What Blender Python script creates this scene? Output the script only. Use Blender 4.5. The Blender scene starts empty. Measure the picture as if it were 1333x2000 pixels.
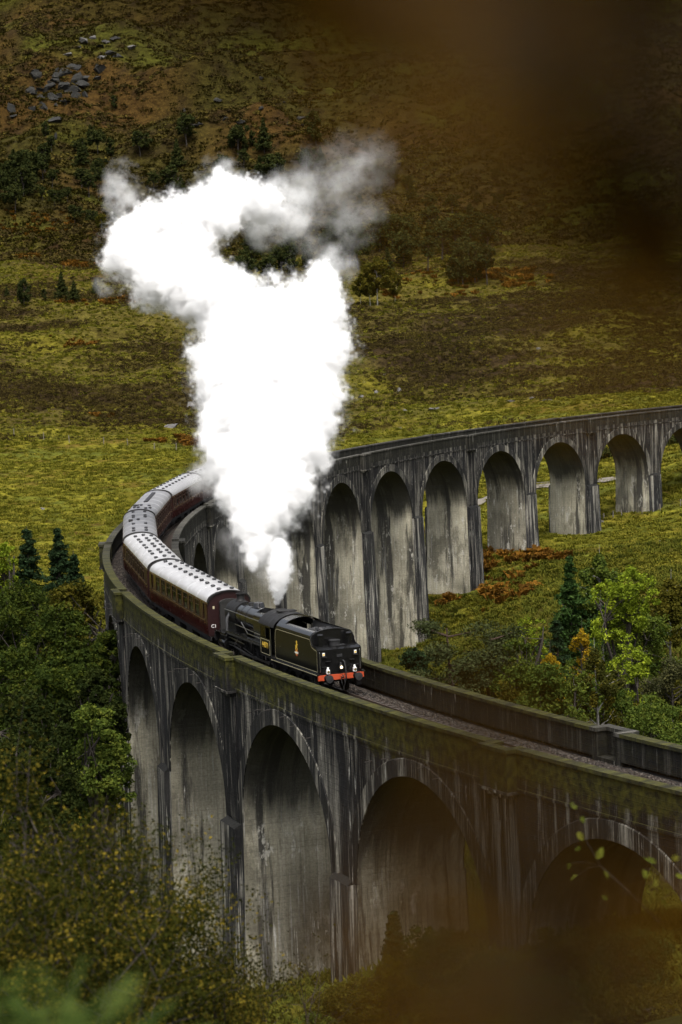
import bpy, math, random
import numpy as np
from mathutils import Matrix, Vector

# ------------------------------------------------------------------ camera, sky, sun, exposure
SC = bpy.context.scene
COL = SC.collection
CAM_H, PITCH, ROLL, FPX = 22.744, 0.0931, 0.0389, 4774.9
cam = bpy.data.cameras.new('camera')
camo = bpy.data.objects.new('camera', cam); COL.objects.link(camo)
camo.matrix_world = (Matrix.Translation((0, 0, CAM_H)) @ Matrix.Rotation(math.pi/2-PITCH, 4, 'X')
                     @ Matrix.Rotation(-ROLL, 4, 'Z'))
cam.sensor_fit = 'VERTICAL'; cam.sensor_height = 36.0; cam.sensor_width = 24.0
cam.lens = FPX/2000*36
cam.clip_start = 0.05; cam.clip_end = 6000
cam.dof.use_dof = True; cam.dof.focus_distance = 150; cam.dof.aperture_fstop = 2.8
SC.camera = camo

world = bpy.data.worlds.new('World'); SC.world = world; world.use_nodes = True
wn = world.node_tree.nodes; wl = world.node_tree.links
SUN_EL, SUN_AZ = math.radians(64), math.radians(172)     # azimuth clockwise from +Y
sky = wn.new('ShaderNodeTexSky'); sky.sky_type = 'NISHITA'; sky.sun_disc = False
sky.sun_elevation = SUN_EL; sky.sun_rotation = SUN_AZ
sky.air_density = 1.0; sky.dust_density = 6.0; sky.ozone_density = 1.0
hs = wn.new('ShaderNodeHueSaturation'); hs.inputs['Saturation'].default_value = 0.35
bg = wn['Background']; bg.inputs['Strength'].default_value = 0.1
wl.new(sky.outputs[0], hs.inputs['Color']); wl.new(hs.outputs[0], bg.inputs['Color'])
sun = bpy.data.lights.new('sun', 'SUN'); sun.energy = 1.4; sun.angle = math.radians(22)
sun.color = (1.0, 0.96, 0.9)
suno = bpy.data.objects.new('sun', sun); COL.objects.link(suno)
sd = Vector((math.sin(SUN_AZ)*math.cos(SUN_EL), math.cos(SUN_AZ)*math.cos(SUN_EL), math.sin(SUN_EL)))
suno.rotation_euler = sd.to_track_quat('Z', 'Y').to_euler()
SC.view_settings.view_transform = 'Standard'; SC.view_settings.look = 'None'
SC.view_settings.gamma = 1; SC.view_settings.use_curve_mapping = False
SC.view_settings.exposure = 1.3
SC.render.engine = 'CYCLES'
cy = SC.cycles
cy.use_denoising = True
cy.max_bounces = 12; cy.diffuse_bounces = 3; cy.glossy_bounces = 3; cy.transmission_bounces = 4
cy.transparent_max_bounces = 10; cy.volume_bounces = 10
cy.volume_step_rate = 2.0
cy.use_adaptive_sampling = True; cy.adaptive_threshold = 0.02

# ------------------------------------------------------------------ helpers
PI = math.pi
rng = np.random.default_rng(7)
R0, CX, CY, TH0, LP, ST = 228.1965, 210.657, 221.016, 3.6392, 33.881, 24.086
HB = LP/2

def vp(s, r=0.0, z=0.0):                      # point of the viaduct: arc length, radial offset, height
    t = TH0 - s/R0
    return (CX+(R0+r)*math.cos(t), CY+(R0+r)*math.sin(t), z)
def vtan(s):
    t = TH0 - s/R0
    return (math.sin(t), -math.cos(t))
_cr, _sr, _c, _s = math.cos(ROLL), math.sin(ROLL), math.cos(PITCH), math.sin(PITCH)
def at(u, v, Y):                              # point in the place seen at a photograph position, Y metres away
    a, b = u-666.5, 1000-v
    A, B = a*_cr+b*_sr, -a*_sr+b*_cr
    y, z = FPX*_c+B*_s, -FPX*_s+B*_c
    return (A*Y/y, Y, CAM_H+z*Y/y)

def tag(o, label=None, cat=None, group=None, kind=None):
    if label: o['label'] = label
    if cat: o['category'] = cat
    if group: o['group'] = group
    if kind: o['kind'] = kind
    return o
def empty(name, loc=(0, 0, 0), rz=0.0):
    o = bpy.data.objects.new(name, None); COL.objects.link(o)
    o.location = loc; o.rotation_euler = (0, 0, rz); o.empty_display_size = 0.3
    return o
def link(name, me, parent=None, loc=None, rot=None, scale=None):
    o = bpy.data.objects.new(name, me); COL.objects.link(o)
    if parent: o.parent = parent
    if loc is not None: o.location = loc
    if rot is not None: o.rotation_euler = rot
    if scale is not None: o.scale = scale if hasattr(scale, '__len__') else (scale,)*3
    return o
def np_mesh(name, V, F, mat, smooth=False, tint=None):
    V = np.asarray(V, np.float32); F = np.asarray(F, np.int32)
    me = bpy.data.meshes.new(name); n, k = F.shape
    me.vertices.add(len(V)); me.vertices.foreach_set('co', V.ravel())
    me.loops.add(n*k); me.loops.foreach_set('vertex_index', F.ravel())
    me.polygons.add(n); me.polygons.foreach_set('loop_start', np.arange(0, n*k, k, dtype=np.int32))
    me.polygons.foreach_set('loop_total', np.full(n, k, np.int32))
    if smooth: me.polygons.foreach_set('use_smooth', np.ones(n, bool))
    if tint is not None:
        at_ = me.attributes.new('tint', 'FLOAT', 'FACE'); at_.data.foreach_set('value', np.asarray(tint, np.float32))
    me.update(calc_edges=True); me.validate()
    if mat: me.materials.append(mat)
    return me

class MB:                                     # mesh builder
    def __init__(s): s.v = []; s.f = []; s.uv = []
    def add(s, vs, fs, uvs=None):
        o = len(s.v); s.v += [tuple(p) for p in vs]
        for i, f in enumerate(fs):
            s.f.append(tuple(k+o for k in f)); s.uv.append(uvs[i] if uvs else None)
        return s
    def box(s, x0, x1, y0, y1, z0, z1):
        return s.add([(x0,y0,z0),(x1,y0,z0),(x1,y1,z0),(x0,y1,z0),(x0,y0,z1),(x1,y0,z1),(x1,y1,z1),(x0,y1,z1)],
              [(0,3,2,1),(4,5,6,7),(0,1,5,4),(1,2,6,5),(2,3,7,6),(3,0,4,7)])
    def prism(s, poly, a0, a1, axis='x'):     # polygon (2d) swept along an axis
        n = len(poly)
        def P(p, a):
            return {'x': (a, p[0], p[1]), 'y': (p[0], a, p[1]), 'z': (p[0], p[1], a)}[axis]
        vs = [P(p, a0) for p in poly]+[P(p, a1) for p in poly]
        fs = [tuple(range(n))[::-1], tuple(range(n, 2*n))]+[(i, (i+1) % n, (i+1) % n+n, i+n) for i in range(n)]
        return s.add(vs, fs)
    def tube(s, pts, rad, n=8, caps=True):    # tapering tube along points
        pts = [Vector(p) for p in pts]
        if not hasattr(rad, '__len__'): rad = [rad]*len(pts)
        vs = []; fs = []
        for i, p in enumerate(pts):
            d = (pts[min(i+1, len(pts)-1)]-pts[max(i-1, 0)])
            d = d.normalized() if d.length > 1e-9 else Vector((0, 0, 1))
            u = d.orthogonal().normalized() if i == 0 else (u-d*u.dot(d)).normalized()
            w = d.cross(u)
            for k in range(n):
                a = 2*PI*k/n; vs.append(p+(u*math.cos(a)+w*math.sin(a))*rad[i])
        m = len(pts)
        for i in range(m-1):
            for k in range(n):
                a, b = i*n+k, i*n+(k+1) % n
                fs.append((a, b, b+n, a+n))
        if caps: fs.append(tuple(range(n))[::-1]); fs.append(tuple(range((m-1)*n, m*n)))
        return s.add(vs, fs)
    def lathe(s, prof, c=(0, 0, 0), n=16, axis='z'):   # profile of (radius, height)
        vs = []; fs = []
        for r, h in prof:
            for k in range(n):
                a = 2*PI*k/n; p = (r*math.cos(a), r*math.sin(a), h)
                if axis == 'x': p = (p[2], p[0], p[1])
                if axis == 'y': p = (p[1], p[2], p[0])
                vs.append((c[0]+p[0], c[1]+p[1], c[2]+p[2]))
        m = len(prof)
        for i in range(m-1):
            for k in range(n):
                a, b = i*n+k, i*n+(k+1) % n
                fs.append((a, b, b+n, a+n))
        fs.append(tuple(range(n))[::-1]); fs.append(tuple(range((m-1)*n, m*n)))
        return s.add(vs, fs)
    def mesh(s, name, mat, smooth=False, bevel=None):
        me = bpy.data.meshes.new(name); me.from_pydata(s.v, [], s.f)
        if any(u is not None for u in s.uv):
            ul = me.uv_layers.new(name='UVMap'); k = 0
            flat = []
            for f, u in zip(s.f, s.uv):
                u = u or [(0, 0)]*len(f)
                for q in u: flat += [q[0], q[1]]
            ul.data.foreach_set('uv', flat)
        if smooth:
            me.polygons.foreach_set('use_smooth', [True]*len(me.polygons))
            try: me.set_sharp_from_angle(angle=math.radians(38))
            except Exception: pass
        me.update()
        if mat: me.materials.append(mat)
        return me
    def build(s, name, mat, parent=None, smooth=False, loc=None, rot=None):
        return link(name, s.mesh(name, mat, smooth), parent, loc, rot)

# ---- materials
def newmat(name):
    m = bpy.data.materials.new(name); m.use_nodes = True
    nt = m.node_tree
    return m, nt, nt.nodes, nt.links, nt.nodes['Principled BSDF']
def plain(name, col, rough=0.5, metal=0.0, spec=0.5, var=0.0, scale=8.0, bump=0.0):
    m, nt, N, L, b = newmat(name)
    b.inputs['Base Color'].default_value = (*col, 1); b.inputs['Roughness'].default_value = rough
    b.inputs['Metallic'].default_value = metal; b.inputs['Specular IOR Level'].default_value = spec
    if var or bump:
        tc = N.new('ShaderNodeTexCoord'); no = N.new('ShaderNodeTexNoise')
        no.inputs['Scale'].default_value = scale; no.inputs['Detail'].default_value = 5
        L.new(tc.outputs['Object'], no.inputs['Vector'])
        if var:
            mx = N.new('ShaderNodeMix'); mx.data_type = 'RGBA'
            mx.inputs[6].default_value = (*[c*(1-var) for c in col], 1); mx.inputs[7].default_value = (*[min(1, c*(1+var)) for c in col], 1)
            L.new(no.outputs['Fac'], mx.inputs[0]); L.new(mx.outputs[2], b.inputs['Base Color'])
            mr = N.new('ShaderNodeMapRange'); mr.inputs[3].default_value = max(0.02, rough-0.12); mr.inputs[4].default_value = min(1, rough+0.15)
            L.new(no.outputs['Fac'], mr.inputs[0]); L.new(mr.outputs[0], b.inputs['Roughness'])
        if bump:
            bp = N.new('ShaderNodeBump'); bp.inputs['Strength'].default_value = bump; bp.inputs['Distance'].default_value = 0.05
            L.new(no.outputs['Fac'], bp.inputs['Height']); L.new(bp.outputs[0], b.inputs['Normal'])
    return m
def _ramp(N, L, src, stops):
    r = N.new('ShaderNodeValToRGB'); e = r.color_ramp.elements
    while len(e) < len(stops): e.new(0.5)
    for k, (p, c) in enumerate(stops):
        e[k].position = p; e[k].color = (c, c, c, 1) if not hasattr(c, '__len__') else (*c, 1)
    L.new(src, r.inputs[0]); return r.outputs[0]
def _noise(N, L, vec, sc, scale=1.0, detail=5, rough=0.6):
    mp = N.new('ShaderNodeMapping'); mp.inputs['Scale'].default_value = sc
    L.new(vec, mp.inputs[0]); no = N.new('ShaderNodeTexNoise')
    no.inputs['Scale'].default_value = scale; no.inputs['Detail'].default_value = detail; no.inputs['Roughness'].default_value = rough
    L.new(mp.outputs[0], no.inputs['Vector']); return no.outputs['Fac']
def _mix(N, L, fac, a, b, mode='MIX'):
    m = N.new('ShaderNodeMix'); m.data_type = 'RGBA'; m.blend_type = mode
    for k, x in ((0, fac), (6, a), (7, b)):
        if isinstance(x, (int, float)): m.inputs[k].default_value = x
        elif isinstance(x, tuple): m.inputs[k].default_value = (*x, 1)
        else: L.new(x, m.inputs[k])
    return m.outputs[2]
def _math(N, L, op, a, b=None, c=None, clamp=False):
    m = N.new('ShaderNodeMath'); m.operation = op; m.use_clamp = clamp
    for k, x in enumerate((a, b, c)):
        if x is None: continue
        if isinstance(x, (int, float)): m.inputs[k].default_value = x
        else: L.new(x, m.inputs[k])
    return m.outputs[0]

def concrete(name, dark, mid, light, lime=0.5, moss=0.0, damp=0.0, boards=0.5, mossz=(-3.6, 1.1), streak=1.0, stain=0.0):
    m, nt, N, L, b = newmat(name)
    uv = N.new('ShaderNodeUVMap'); uv.uv_map = 'UVMap'; V = uv.outputs[0]
    sep = N.new('ShaderNodeSeparateXYZ'); L.new(V, sep.inputs[0]); U, W = sep.outputs[0], sep.outputs[1]
    patch = _noise(N, L, V, (0.16, 0.13, 1), detail=6, rough=0.62)
    s1 = _noise(N, L, V, (1.1, 0.07, 1), detail=5, rough=0.65)
    s2 = _noise(N, L, V, (4.2, 0.16, 1), detail=5, rough=0.7)
    grain = _noise(N, L, V, (5, 5, 1), detail=6, rough=0.75)
    base = _mix(N, L, _ramp(N, L, patch, [(0.34, 0), (0.66, 1)]), dark, mid)
    base = _mix(N, L, _math(N, L, 'MULTIPLY', _ramp(N, L, s1, [(0.50, 0), (0.62, 1)]), streak), base, light)
    base = _mix(N, L, _math(N, L, 'MULTIPLY', _ramp(N, L, s2, [(0.48, 0), (0.56, 1)]), 0.75*streak), base, dark)
    macro = _noise(N, L, V, (0.055, 0.09, 1), detail=4, rough=0.6)
    base = _mix(N, L, 1.0, base, _ramp(N, L, macro, [(0.36, 0.55), (0.64, 1.45)]), 'MULTIPLY')
    if stain:
        st = _noise(N, L, V, (0.55, 0.045, 3), detail=7, rough=0.66); st2 = _noise(N, L, V, (0.22, 0.10, 9), detail=7, rough=0.7)
        base = _mix(N, L, _math(N, L, 'MULTIPLY', _ramp(N, L, st, [(0.51, 0), (0.57, 1)]), stain), base, (0.040, 0.038, 0.033))
        base = _mix(N, L, _math(N, L, 'MULTIPLY', _ramp(N, L, st2, [(0.54, 0), (0.585, 1)]), stain*0.6), base, (0.075, 0.068, 0.050))
        base = _mix(N, L, _math(N, L, 'MULTIPLY', _ramp(N, L, _noise(N, L, V, (0.9, 0.35, 4), detail=8, rough=0.75), [(0.58, 0), (0.61, 1)]), stain*0.8), base, (0.50, 0.48, 0.42))
    # lime runs: thin white drips that start at joints
    s3 = _noise(N, L, V, (2.6, 0.22, 1), detail=7, rough=0.72)
    gate = _noise(N, L, V, (0.35, 0.3, 5), detail=4)
    lm = _math(N, L, 'MULTIPLY', _ramp(N, L, s3, [(0.60, 0), (0.645, 1)]), _ramp(N, L, gate, [(0.45, 0), (0.6, 1)]))
    base = _mix(N, L, _math(N, L, 'MULTIPLY', lm, lime), base, (0.60, 0.58, 0.52))
    s4 = _noise(N, L, V, (9.0, 0.10, 7), detail=4, rough=0.6); g4 = _noise(N, L, V, (0.7, 0.16, 11), detail=4, rough=0.6)
    f4 = _math(N, L, 'MULTIPLY', _ramp(N, L, s4, [(0.57, 0), (0.61, 1)]), _ramp(N, L, g4, [(0.47, 0), (0.58, 1)]))
    base = _mix(N, L, _math(N, L, 'MULTIPLY', f4, 0.75*streak), base, tuple(min(0.5, c*1.5) for c in light))
    s5 = _noise(N, L, V, (7.0, 0.12, 17), detail=4, rough=0.6)
    base = _mix(N, L, _math(N, L, 'MULTIPLY', _ramp(N, L, s5, [(0.58, 0), (0.63, 1)]), 0.6), base, tuple(c*0.6 for c in dark))
    # shutter-board lines
    wob = _math(N, L, 'ADD', _math(N, L, 'MULTIPLY', W, 3.1), _math(N, L, 'MULTIPLY', grain, 0.10))
    fr = _math(N, L, 'FRACT', wob)
    line = _ramp(N, L, fr, [(0.0, 1), (0.10, 0), (0.93, 0), (1.0, 1)])
    lg = _ramp(N, L, _noise(N, L, V, (0.12, 1.45, 1), detail=2), [(0.40, 0), (0.65, 1)])
    ln = _math(N, L, 'MULTIPLY', _math(N, L, 'MULTIPLY', line, lg), boards)
    base = _mix(N, L, ln, base, tuple(c*0.5 for c in dark))
    base = _mix(N, L, 1.0, base, _ramp(N, L, grain, [(0.25, 0.55), (0.75, 1.25)]), 'MULTIPLY')
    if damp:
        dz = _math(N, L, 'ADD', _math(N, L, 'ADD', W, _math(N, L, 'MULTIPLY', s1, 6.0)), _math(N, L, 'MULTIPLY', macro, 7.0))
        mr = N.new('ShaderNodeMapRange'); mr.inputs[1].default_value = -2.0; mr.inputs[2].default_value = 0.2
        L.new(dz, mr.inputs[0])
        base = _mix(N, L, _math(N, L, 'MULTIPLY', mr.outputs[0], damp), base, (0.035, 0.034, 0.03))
    if moss:
        mr = N.new('ShaderNodeMapRange'); mr.inputs[1].default_value = mossz[0]; mr.inputs[2].default_value = mossz[1]
        L.new(W, mr.inputs[0])
        far = N.new('ShaderNodeMapRange'); far.inputs[1].default_value = 75; far.inputs[2].default_value = 120; far.inputs[3].default_value = 1; far.inputs[4].default_value = 0.12
        L.new(U, far.inputs[0])
        mn = _math(N, L, 'ADD', _math(N, L, 'MULTIPLY', _noise(N, L, V, (1.6, 0.7, 1), detail=7, rough=0.7), 0.55), _math(N, L, 'MULTIPLY', _noise(N, L, V, (0.13, 0.1, 6), detail=5), 0.45))
        mf = _math(N, L, 'ADD', mn, _math(N, L, 'MULTIPLY', _math(N, L, 'SUBTRACT', mr.outputs[0], 0.62), 0.55))
        mf = _math(N, L, 'MULTIPLY', _ramp(N, L, mf, [(0.50, 0), (0.60, 1)]), _math(N, L, 'MULTIPLY', far.outputs[0], moss))
        mc = _mix(N, L, _ramp(N, L, _noise(N, L, V, (2.2, 2.2, 1), detail=6), [(0.36, 0), (0.66, 1)]), (0.007, 0.008, 0.003), (0.062, 0.060, 0.007))
        base = _mix(N, L, mf, base, mc)
    L.new(base, b.inputs['Base Color']); b.inputs['Roughness'].default_value = 0.9; b.inputs['Specular IOR Level'].default_value = 0.2
    hgt = _math(N, L, 'SUBTRACT', _math(N, L, 'ADD', grain, _math(N, L, 'MULTIPLY', s1, 0.8)), _math(N, L, 'MULTIPLY', line, 0.5*boards))
    bp = N.new('ShaderNodeBump'); bp.inputs['Strength'].default_value = 0.55; bp.inputs['Distance'].default_value = 0.08
    L.new(hgt, bp.inputs['Height']); L.new(bp.outputs[0], b.inputs['Normal'])
    return m

# ---- vectorised value noise for the terrain
_tab = np.random.default_rng(3).random((256, 256))
def vnoise(x, y):
    xi = np.floor(x).astype(int); yi = np.floor(y).astype(int); fx = x-xi; fy = y-yi
    fx = fx*fx*(3-2*fx); fy = fy*fy*(3-2*fy)
    g = lambda a, b: _tab[a & 255, b & 255]
    return (g(xi, yi)*(1-fx)+g(xi+1, yi)*fx)*(1-fy)+(g(xi, yi+1)*(1-fx)+g(xi+1, yi+1)*fx)*fy-0.5
def fbm(x, y, o=4, gain=0.5):
    t = 0; a = 1
    for k in range(o):
        t = t+a*vnoise(x*2**k+17.3*k, y*2**k+9.1*k); a *= gain
    return t

# ------------------------------------------------------------------ terrain
CP = [(0,-80,50),(0,-25,30),(0,0,20.9),(-18,0,21.6),(18,0,20.2),(50,0,19),(-70,0,22),(0,10,17.3),(-12,10,18),(12,10,17),
 (0,20,14.2),(-10,22,14),(10,22,13.5),(0,40,7.6),(-20,40,8.4),(20,40,8),(0,60,2.4),(-20,65,1.6),(15,60,3.2),(0,82,-4.0),(-20,90,-6.5),
 (-2,100,-8.6),(-4,125,-15.5),(-3.8,143,-18.8),(8,90,-5.2),(14,104,-5.8),(19,97,-4),(28,84,1.5),(40,70,8),(10,112,-7.8),(2.6,127,-12.5),
 (-9,159,-22),(-13,175,-24),(-17,209,-26),(-16.5,243,-27),(-10.7,276,-27),(0,308,-26),(7,324,-25.3),(15,339,-19.8),(24,353,-16.2),
 (34.7,366,-15.6),(46,379,-13.9),(58,391,-11),(71,402,-7),(90,420,-3),(30,310,-18.6),(60,310,-15.5),(20,290,-23),(40,240,-21),(60,200,-16),(30,180,-20),
 (30,150,-16),(25,125,-11),(45,110,-4),(90,150,-4),(100,250,-9),(120,350,-5),(80,340,-12.5),
 (-30,150,-19),(-30,120,-13),(-40,200,-21),(-35,240,-23),(-60,150,-14),(-60,200,-16),(-60,250,-18),(-30,300,-23),
 (-60,320,-19),(-30,350,-19.5),(0,360,-19),(-40,393,-16),(20,400,-14.5),(60,440,-7.5),(-120,200,-8),(-120,300,-13)]
for X in (-420, -220, -90, 0, 90, 220, 420):
    for Y, Z in ((470,-11.8),(520,-8.5),(570,-2.5),(620,7),(680,18.5),(760,31),(850,46),(1000,82),(1150,124),(1300,176),(1600,300),(2000,440),(2600,640)):
        if X == 90 and Y < 560: Z += 3
        CP.append((X, Y, Z+0.012*abs(X)))
for X in (-900, -500, 500, 900):
    for Y, Z in ((-100,40),(100,20),(300,10)): CP.append((X, Y, Z+abs(X)*0.03))
CP = np.array(CP, float)
def _tps(d2): return 0.5*d2*np.log(d2+1e-9)
def _fit_ground():
    P = CP[:, :2]/100; n = len(P)
    d2 = ((P[:, None]-P[None])**2).sum(-1)
    A = np.zeros((n+3, n+3)); A[:n, :n] = _tps(d2)+np.eye(n)*0.002
    Q = np.c_[np.ones(n), P]; A[:n, n:] = Q; A[n:, :n] = Q.T
    return P, np.linalg.solve(A, np.r_[CP[:, 2], 0, 0, 0])
_GP, _GW = _fit_ground()
def sstep(a, b, x):
    t = np.clip((x-a)/(b-a), 0, 1); return t*t*(3-2*t)
def ground(x, y):
    x = np.atleast_1d(np.asarray(x, float)); y = np.atleast_1d(np.asarray(y, float)); out = np.empty(x.shape)
    xf, yf, of = x.ravel(), y.ravel(), out.reshape(-1)
    for i in range(0, len(xf), 20000):
        q = np.c_[xf[i:i+20000], yf[i:i+20000]]/100
        d2 = ((q[:, None]-_GP[None])**2).sum(-1)
        of[i:i+20000] = _tps(d2)@_GW[:-3]+_GW[-3]+q@_GW[-2:]
    heath = sstep(505, 560, y); hill = sstep(760, 950, y); mead = sstep(120, 330, y)
    z = out
    z = z+fbm(x/9, y/9, 3)*(0.5*mead+0.9*heath)+fbm(x/2.6+5, y/2.6, 2)*(0.22*mead+0.45*heath+0.12)
    z = z+fbm(x/55+3, y/40, 4)*(1.2*mead+2.0*heath+15*hill)+fbm((x+0.6*y)/70+8, (y-0.25*x)/26, 3)*(4.0*heath*(1-hill)+7*hill)
    rid = np.abs(fbm(x/90+40, y/60+11, 4))
    z = z-rid*hill*22+hill*4
    return z
def gz(x, y): return float(ground(x, y)[0])

def axis(segs):
    o = [segs[0][0]]
    for a, b, st in segs:
        n = max(1, int(round((b-a)/st))); o += list(np.linspace(a, b, n+1)[1:])
    return np.array(o)
gx = axis([(-1500,-260,60),(-260,-150,6),(-150,-70,1.9),(-70,70,1.25),(70,160,1.9),(160,270,6),(270,1500,60)])
gy = axis([(-150,-10,10),(-10,90,2.5),(90,330,2.2),(330,520,1.3),(520,780,1.25),(780,1320,2.6),(1320,2000,15),(2000,2800,60)])
GX, GY = np.meshgrid(gx, gy); GZ = ground(GX, GY)
nx, ny = len(gx), len(gy)
ii = np.arange(nx*ny).reshape(ny, nx)
TF = np.c_[ii[:-1, :-1].ravel(), ii[:-1, 1:].ravel(), ii[1:, 1:].ravel(), ii[1:, :-1].ravel()]
def ground_mix(x, y):                        # vegetation cover of the land: meadow grass, heath, bracken, moor
    n1 = fbm(x/30, y/22, 4); n2 = fbm(x/7+9, y/6, 3); n3 = fbm(x/110+2, y/50, 3)
    heath = sstep(505, 545, y+n1*30)
    moor = sstep(700, 800, y+n1*60)
    valley = 1-sstep(295, 350, y+n1*20)
    return n1, n2, n3, heath, moor, valley
def terrain_mat():
    m, nt, N, L, b = newmat('moorland')
    a = N.new('ShaderNodeAttribute'); a.attribute_name = 'cover'; a.attribute_type = 'GEOMETRY'
    ge = N.new('ShaderNodeNewGeometry'); P = ge.outputs['Position']
    f = _noise(N, L, P, (1.1, 1.1, 1.1), detail=8, rough=0.7)
    g = _noise(N, L, P, (0.25, 0.4, 0.4), detail=6, rough=0.65)
    c = _mix(N, L, 1.0, a.outputs['Color'], _ramp(N, L, f, [(0.28, (0.40, 0.36, 0.32)), (0.5, (0.85, 0.85, 0.85)), (0.72, (1.45, 1.4, 1.15))]), 'MULTIPLY')
    c = _mix(N, L, 1.0, c, _ramp(N, L, g, [(0.32, (0.45, 0.42, 0.4)), (0.62, (1.25, 1.25, 1.2))]), 'MULTIPLY')
    L.new(c, b.inputs['Base Color']); b.inputs['Roughness'].default_value = 1; b.inputs['Specular IOR Level'].default_value = 0.05
    bp = N.new('ShaderNodeBump'); bp.inputs['Strength'].default_value = 1.0; bp.inputs['Distance'].default_value = 0.6
    L.new(f, bp.inputs['Height']); L.new(bp.outputs[0], b.inputs['Normal'])
    return m
MAT_LAND = terrain_mat()
tme = np_mesh('hillside', np.c_[GX.ravel(), GY.ravel(), GZ.ravel()], TF, MAT_LAND, smooth=True)
def mixc(a, b, t): return a*(1-t[..., None])+b*t[..., None]
def cover_colour(x, y):
    n1, n2, n3, heath, moor, valley = ground_mix(x, y)
    C = lambda *c: np.broadcast_to(np.array(c, float), x.shape+(3,))
    meadow = mixc(C(0.165, 0.150, 0.016), C(0.092, 0.100, 0.014), sstep(-0.15, 0.3, n2))
    meadow = mixc(meadow, C(0.10, 0.062, 0.014), sstep(0.12, 0.4, fbm(x/14, y/5, 3))*0.7)
    hth = mixc(C(0.080, 0.067, 0.014), C(0.030, 0.020, 0.009), sstep(-0.15, 0.3, 0.35*n2+0.9*fbm((x+0.6*y)/38, y/16, 3)))
    hth = mixc(hth, C(0.105, 0.092, 0.012), sstep(0.08, 0.35, fbm(x/40+7, y/12+3, 3)))
    mr = mixc(C(0.036, 0.031, 0.007), C(0.050, 0.029, 0.008), sstep(-0.2, 0.3, n3))
    mr = mixc(mr, C(0.050, 0.050, 0.008), sstep(0.05, 0.35, fbm(x/60+31, y/35, 3)))
    mr = mixc(mr, C(0.018, 0.011, 0.006), sstep(0.1, 0.35, n2)*0.6)
    val = mixc(C(0.045, 0.050, 0.009), C(0.075, 0.060, 0.012), sstep(-0.2, 0.3, n1))
    c = mixc(meadow, hth, heath); c = mixc(c, mr, moor); c = mixc(c, val, valley)
    return c
cv = cover_colour(GX, GY).reshape(-1, 3)
ca = tme.color_attributes.new('cover', 'FLOAT_COLOR', 'POINT')
ca.data.foreach_set('color', np.c_[cv, np.ones(len(cv))].astype(np.float32).ravel())
tag(link('hillside', tme), kind='structure')
# ------------------------------------------------------------------ viaduct
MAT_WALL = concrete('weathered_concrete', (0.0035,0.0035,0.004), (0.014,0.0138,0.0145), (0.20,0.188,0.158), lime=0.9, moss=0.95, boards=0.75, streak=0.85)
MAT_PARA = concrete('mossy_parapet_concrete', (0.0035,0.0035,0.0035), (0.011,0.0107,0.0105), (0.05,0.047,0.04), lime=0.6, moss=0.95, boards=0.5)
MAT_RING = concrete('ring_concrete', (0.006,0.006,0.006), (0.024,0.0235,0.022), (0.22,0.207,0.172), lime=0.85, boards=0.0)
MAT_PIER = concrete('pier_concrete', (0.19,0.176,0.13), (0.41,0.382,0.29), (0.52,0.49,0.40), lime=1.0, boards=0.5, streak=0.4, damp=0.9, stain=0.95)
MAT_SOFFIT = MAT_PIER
MAT_BUTT = concrete('buttress_concrete', (0.010,0.010,0.011), (0.042,0.041,0.039), (0.36,0.34,0.29), lime=1.0, boards=0.15)
MAT_COPE = concrete('coping_concrete', (0.022,0.0215,0.019), (0.055,0.052,0.045), (0.12,0.112,0.10), lime=0.2, moss=0.85, boards=0.0, mossz=(-1.5, 0.5))
MAT_CAP = concrete('cap_concrete', (0.006,0.006,0.006), (0.018,0.018,0.016), (0.03,0.03,0.026), lime=0.15, boards=0.0, streak=0.3)
MAT_IRON = plain('rusty_iron', (0.02,0.016,0.013), 0.8)
MAT_SLOT = plain('dark_deck_grey', (0.03,0.03,0.03), 0.95)  # even dark grey of the deck slab
KA, KB = -3, 20                                   # first and last bay
DC = 0.8                                        # offset of the arches along the line
PH = 1.6                                        # half thickness of a pier at the springing
ZS, AR, ZT, W = -8.55, HB/2-PH, -0.10, 3.1      # springing level, arch radius, deck level, half width
via = empty('railway_viaduct', vp(0, 0, -12))
tag(via, 'long curving concrete railway viaduct with tall round arches crossing the valley', 'viaduct')
OFFV = Vector(vp(0, 0, -12))
def loc(p): return tuple(Vector(p)-OFFV)
NA = 28
def side(sgn):
    return W*sgn
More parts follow.
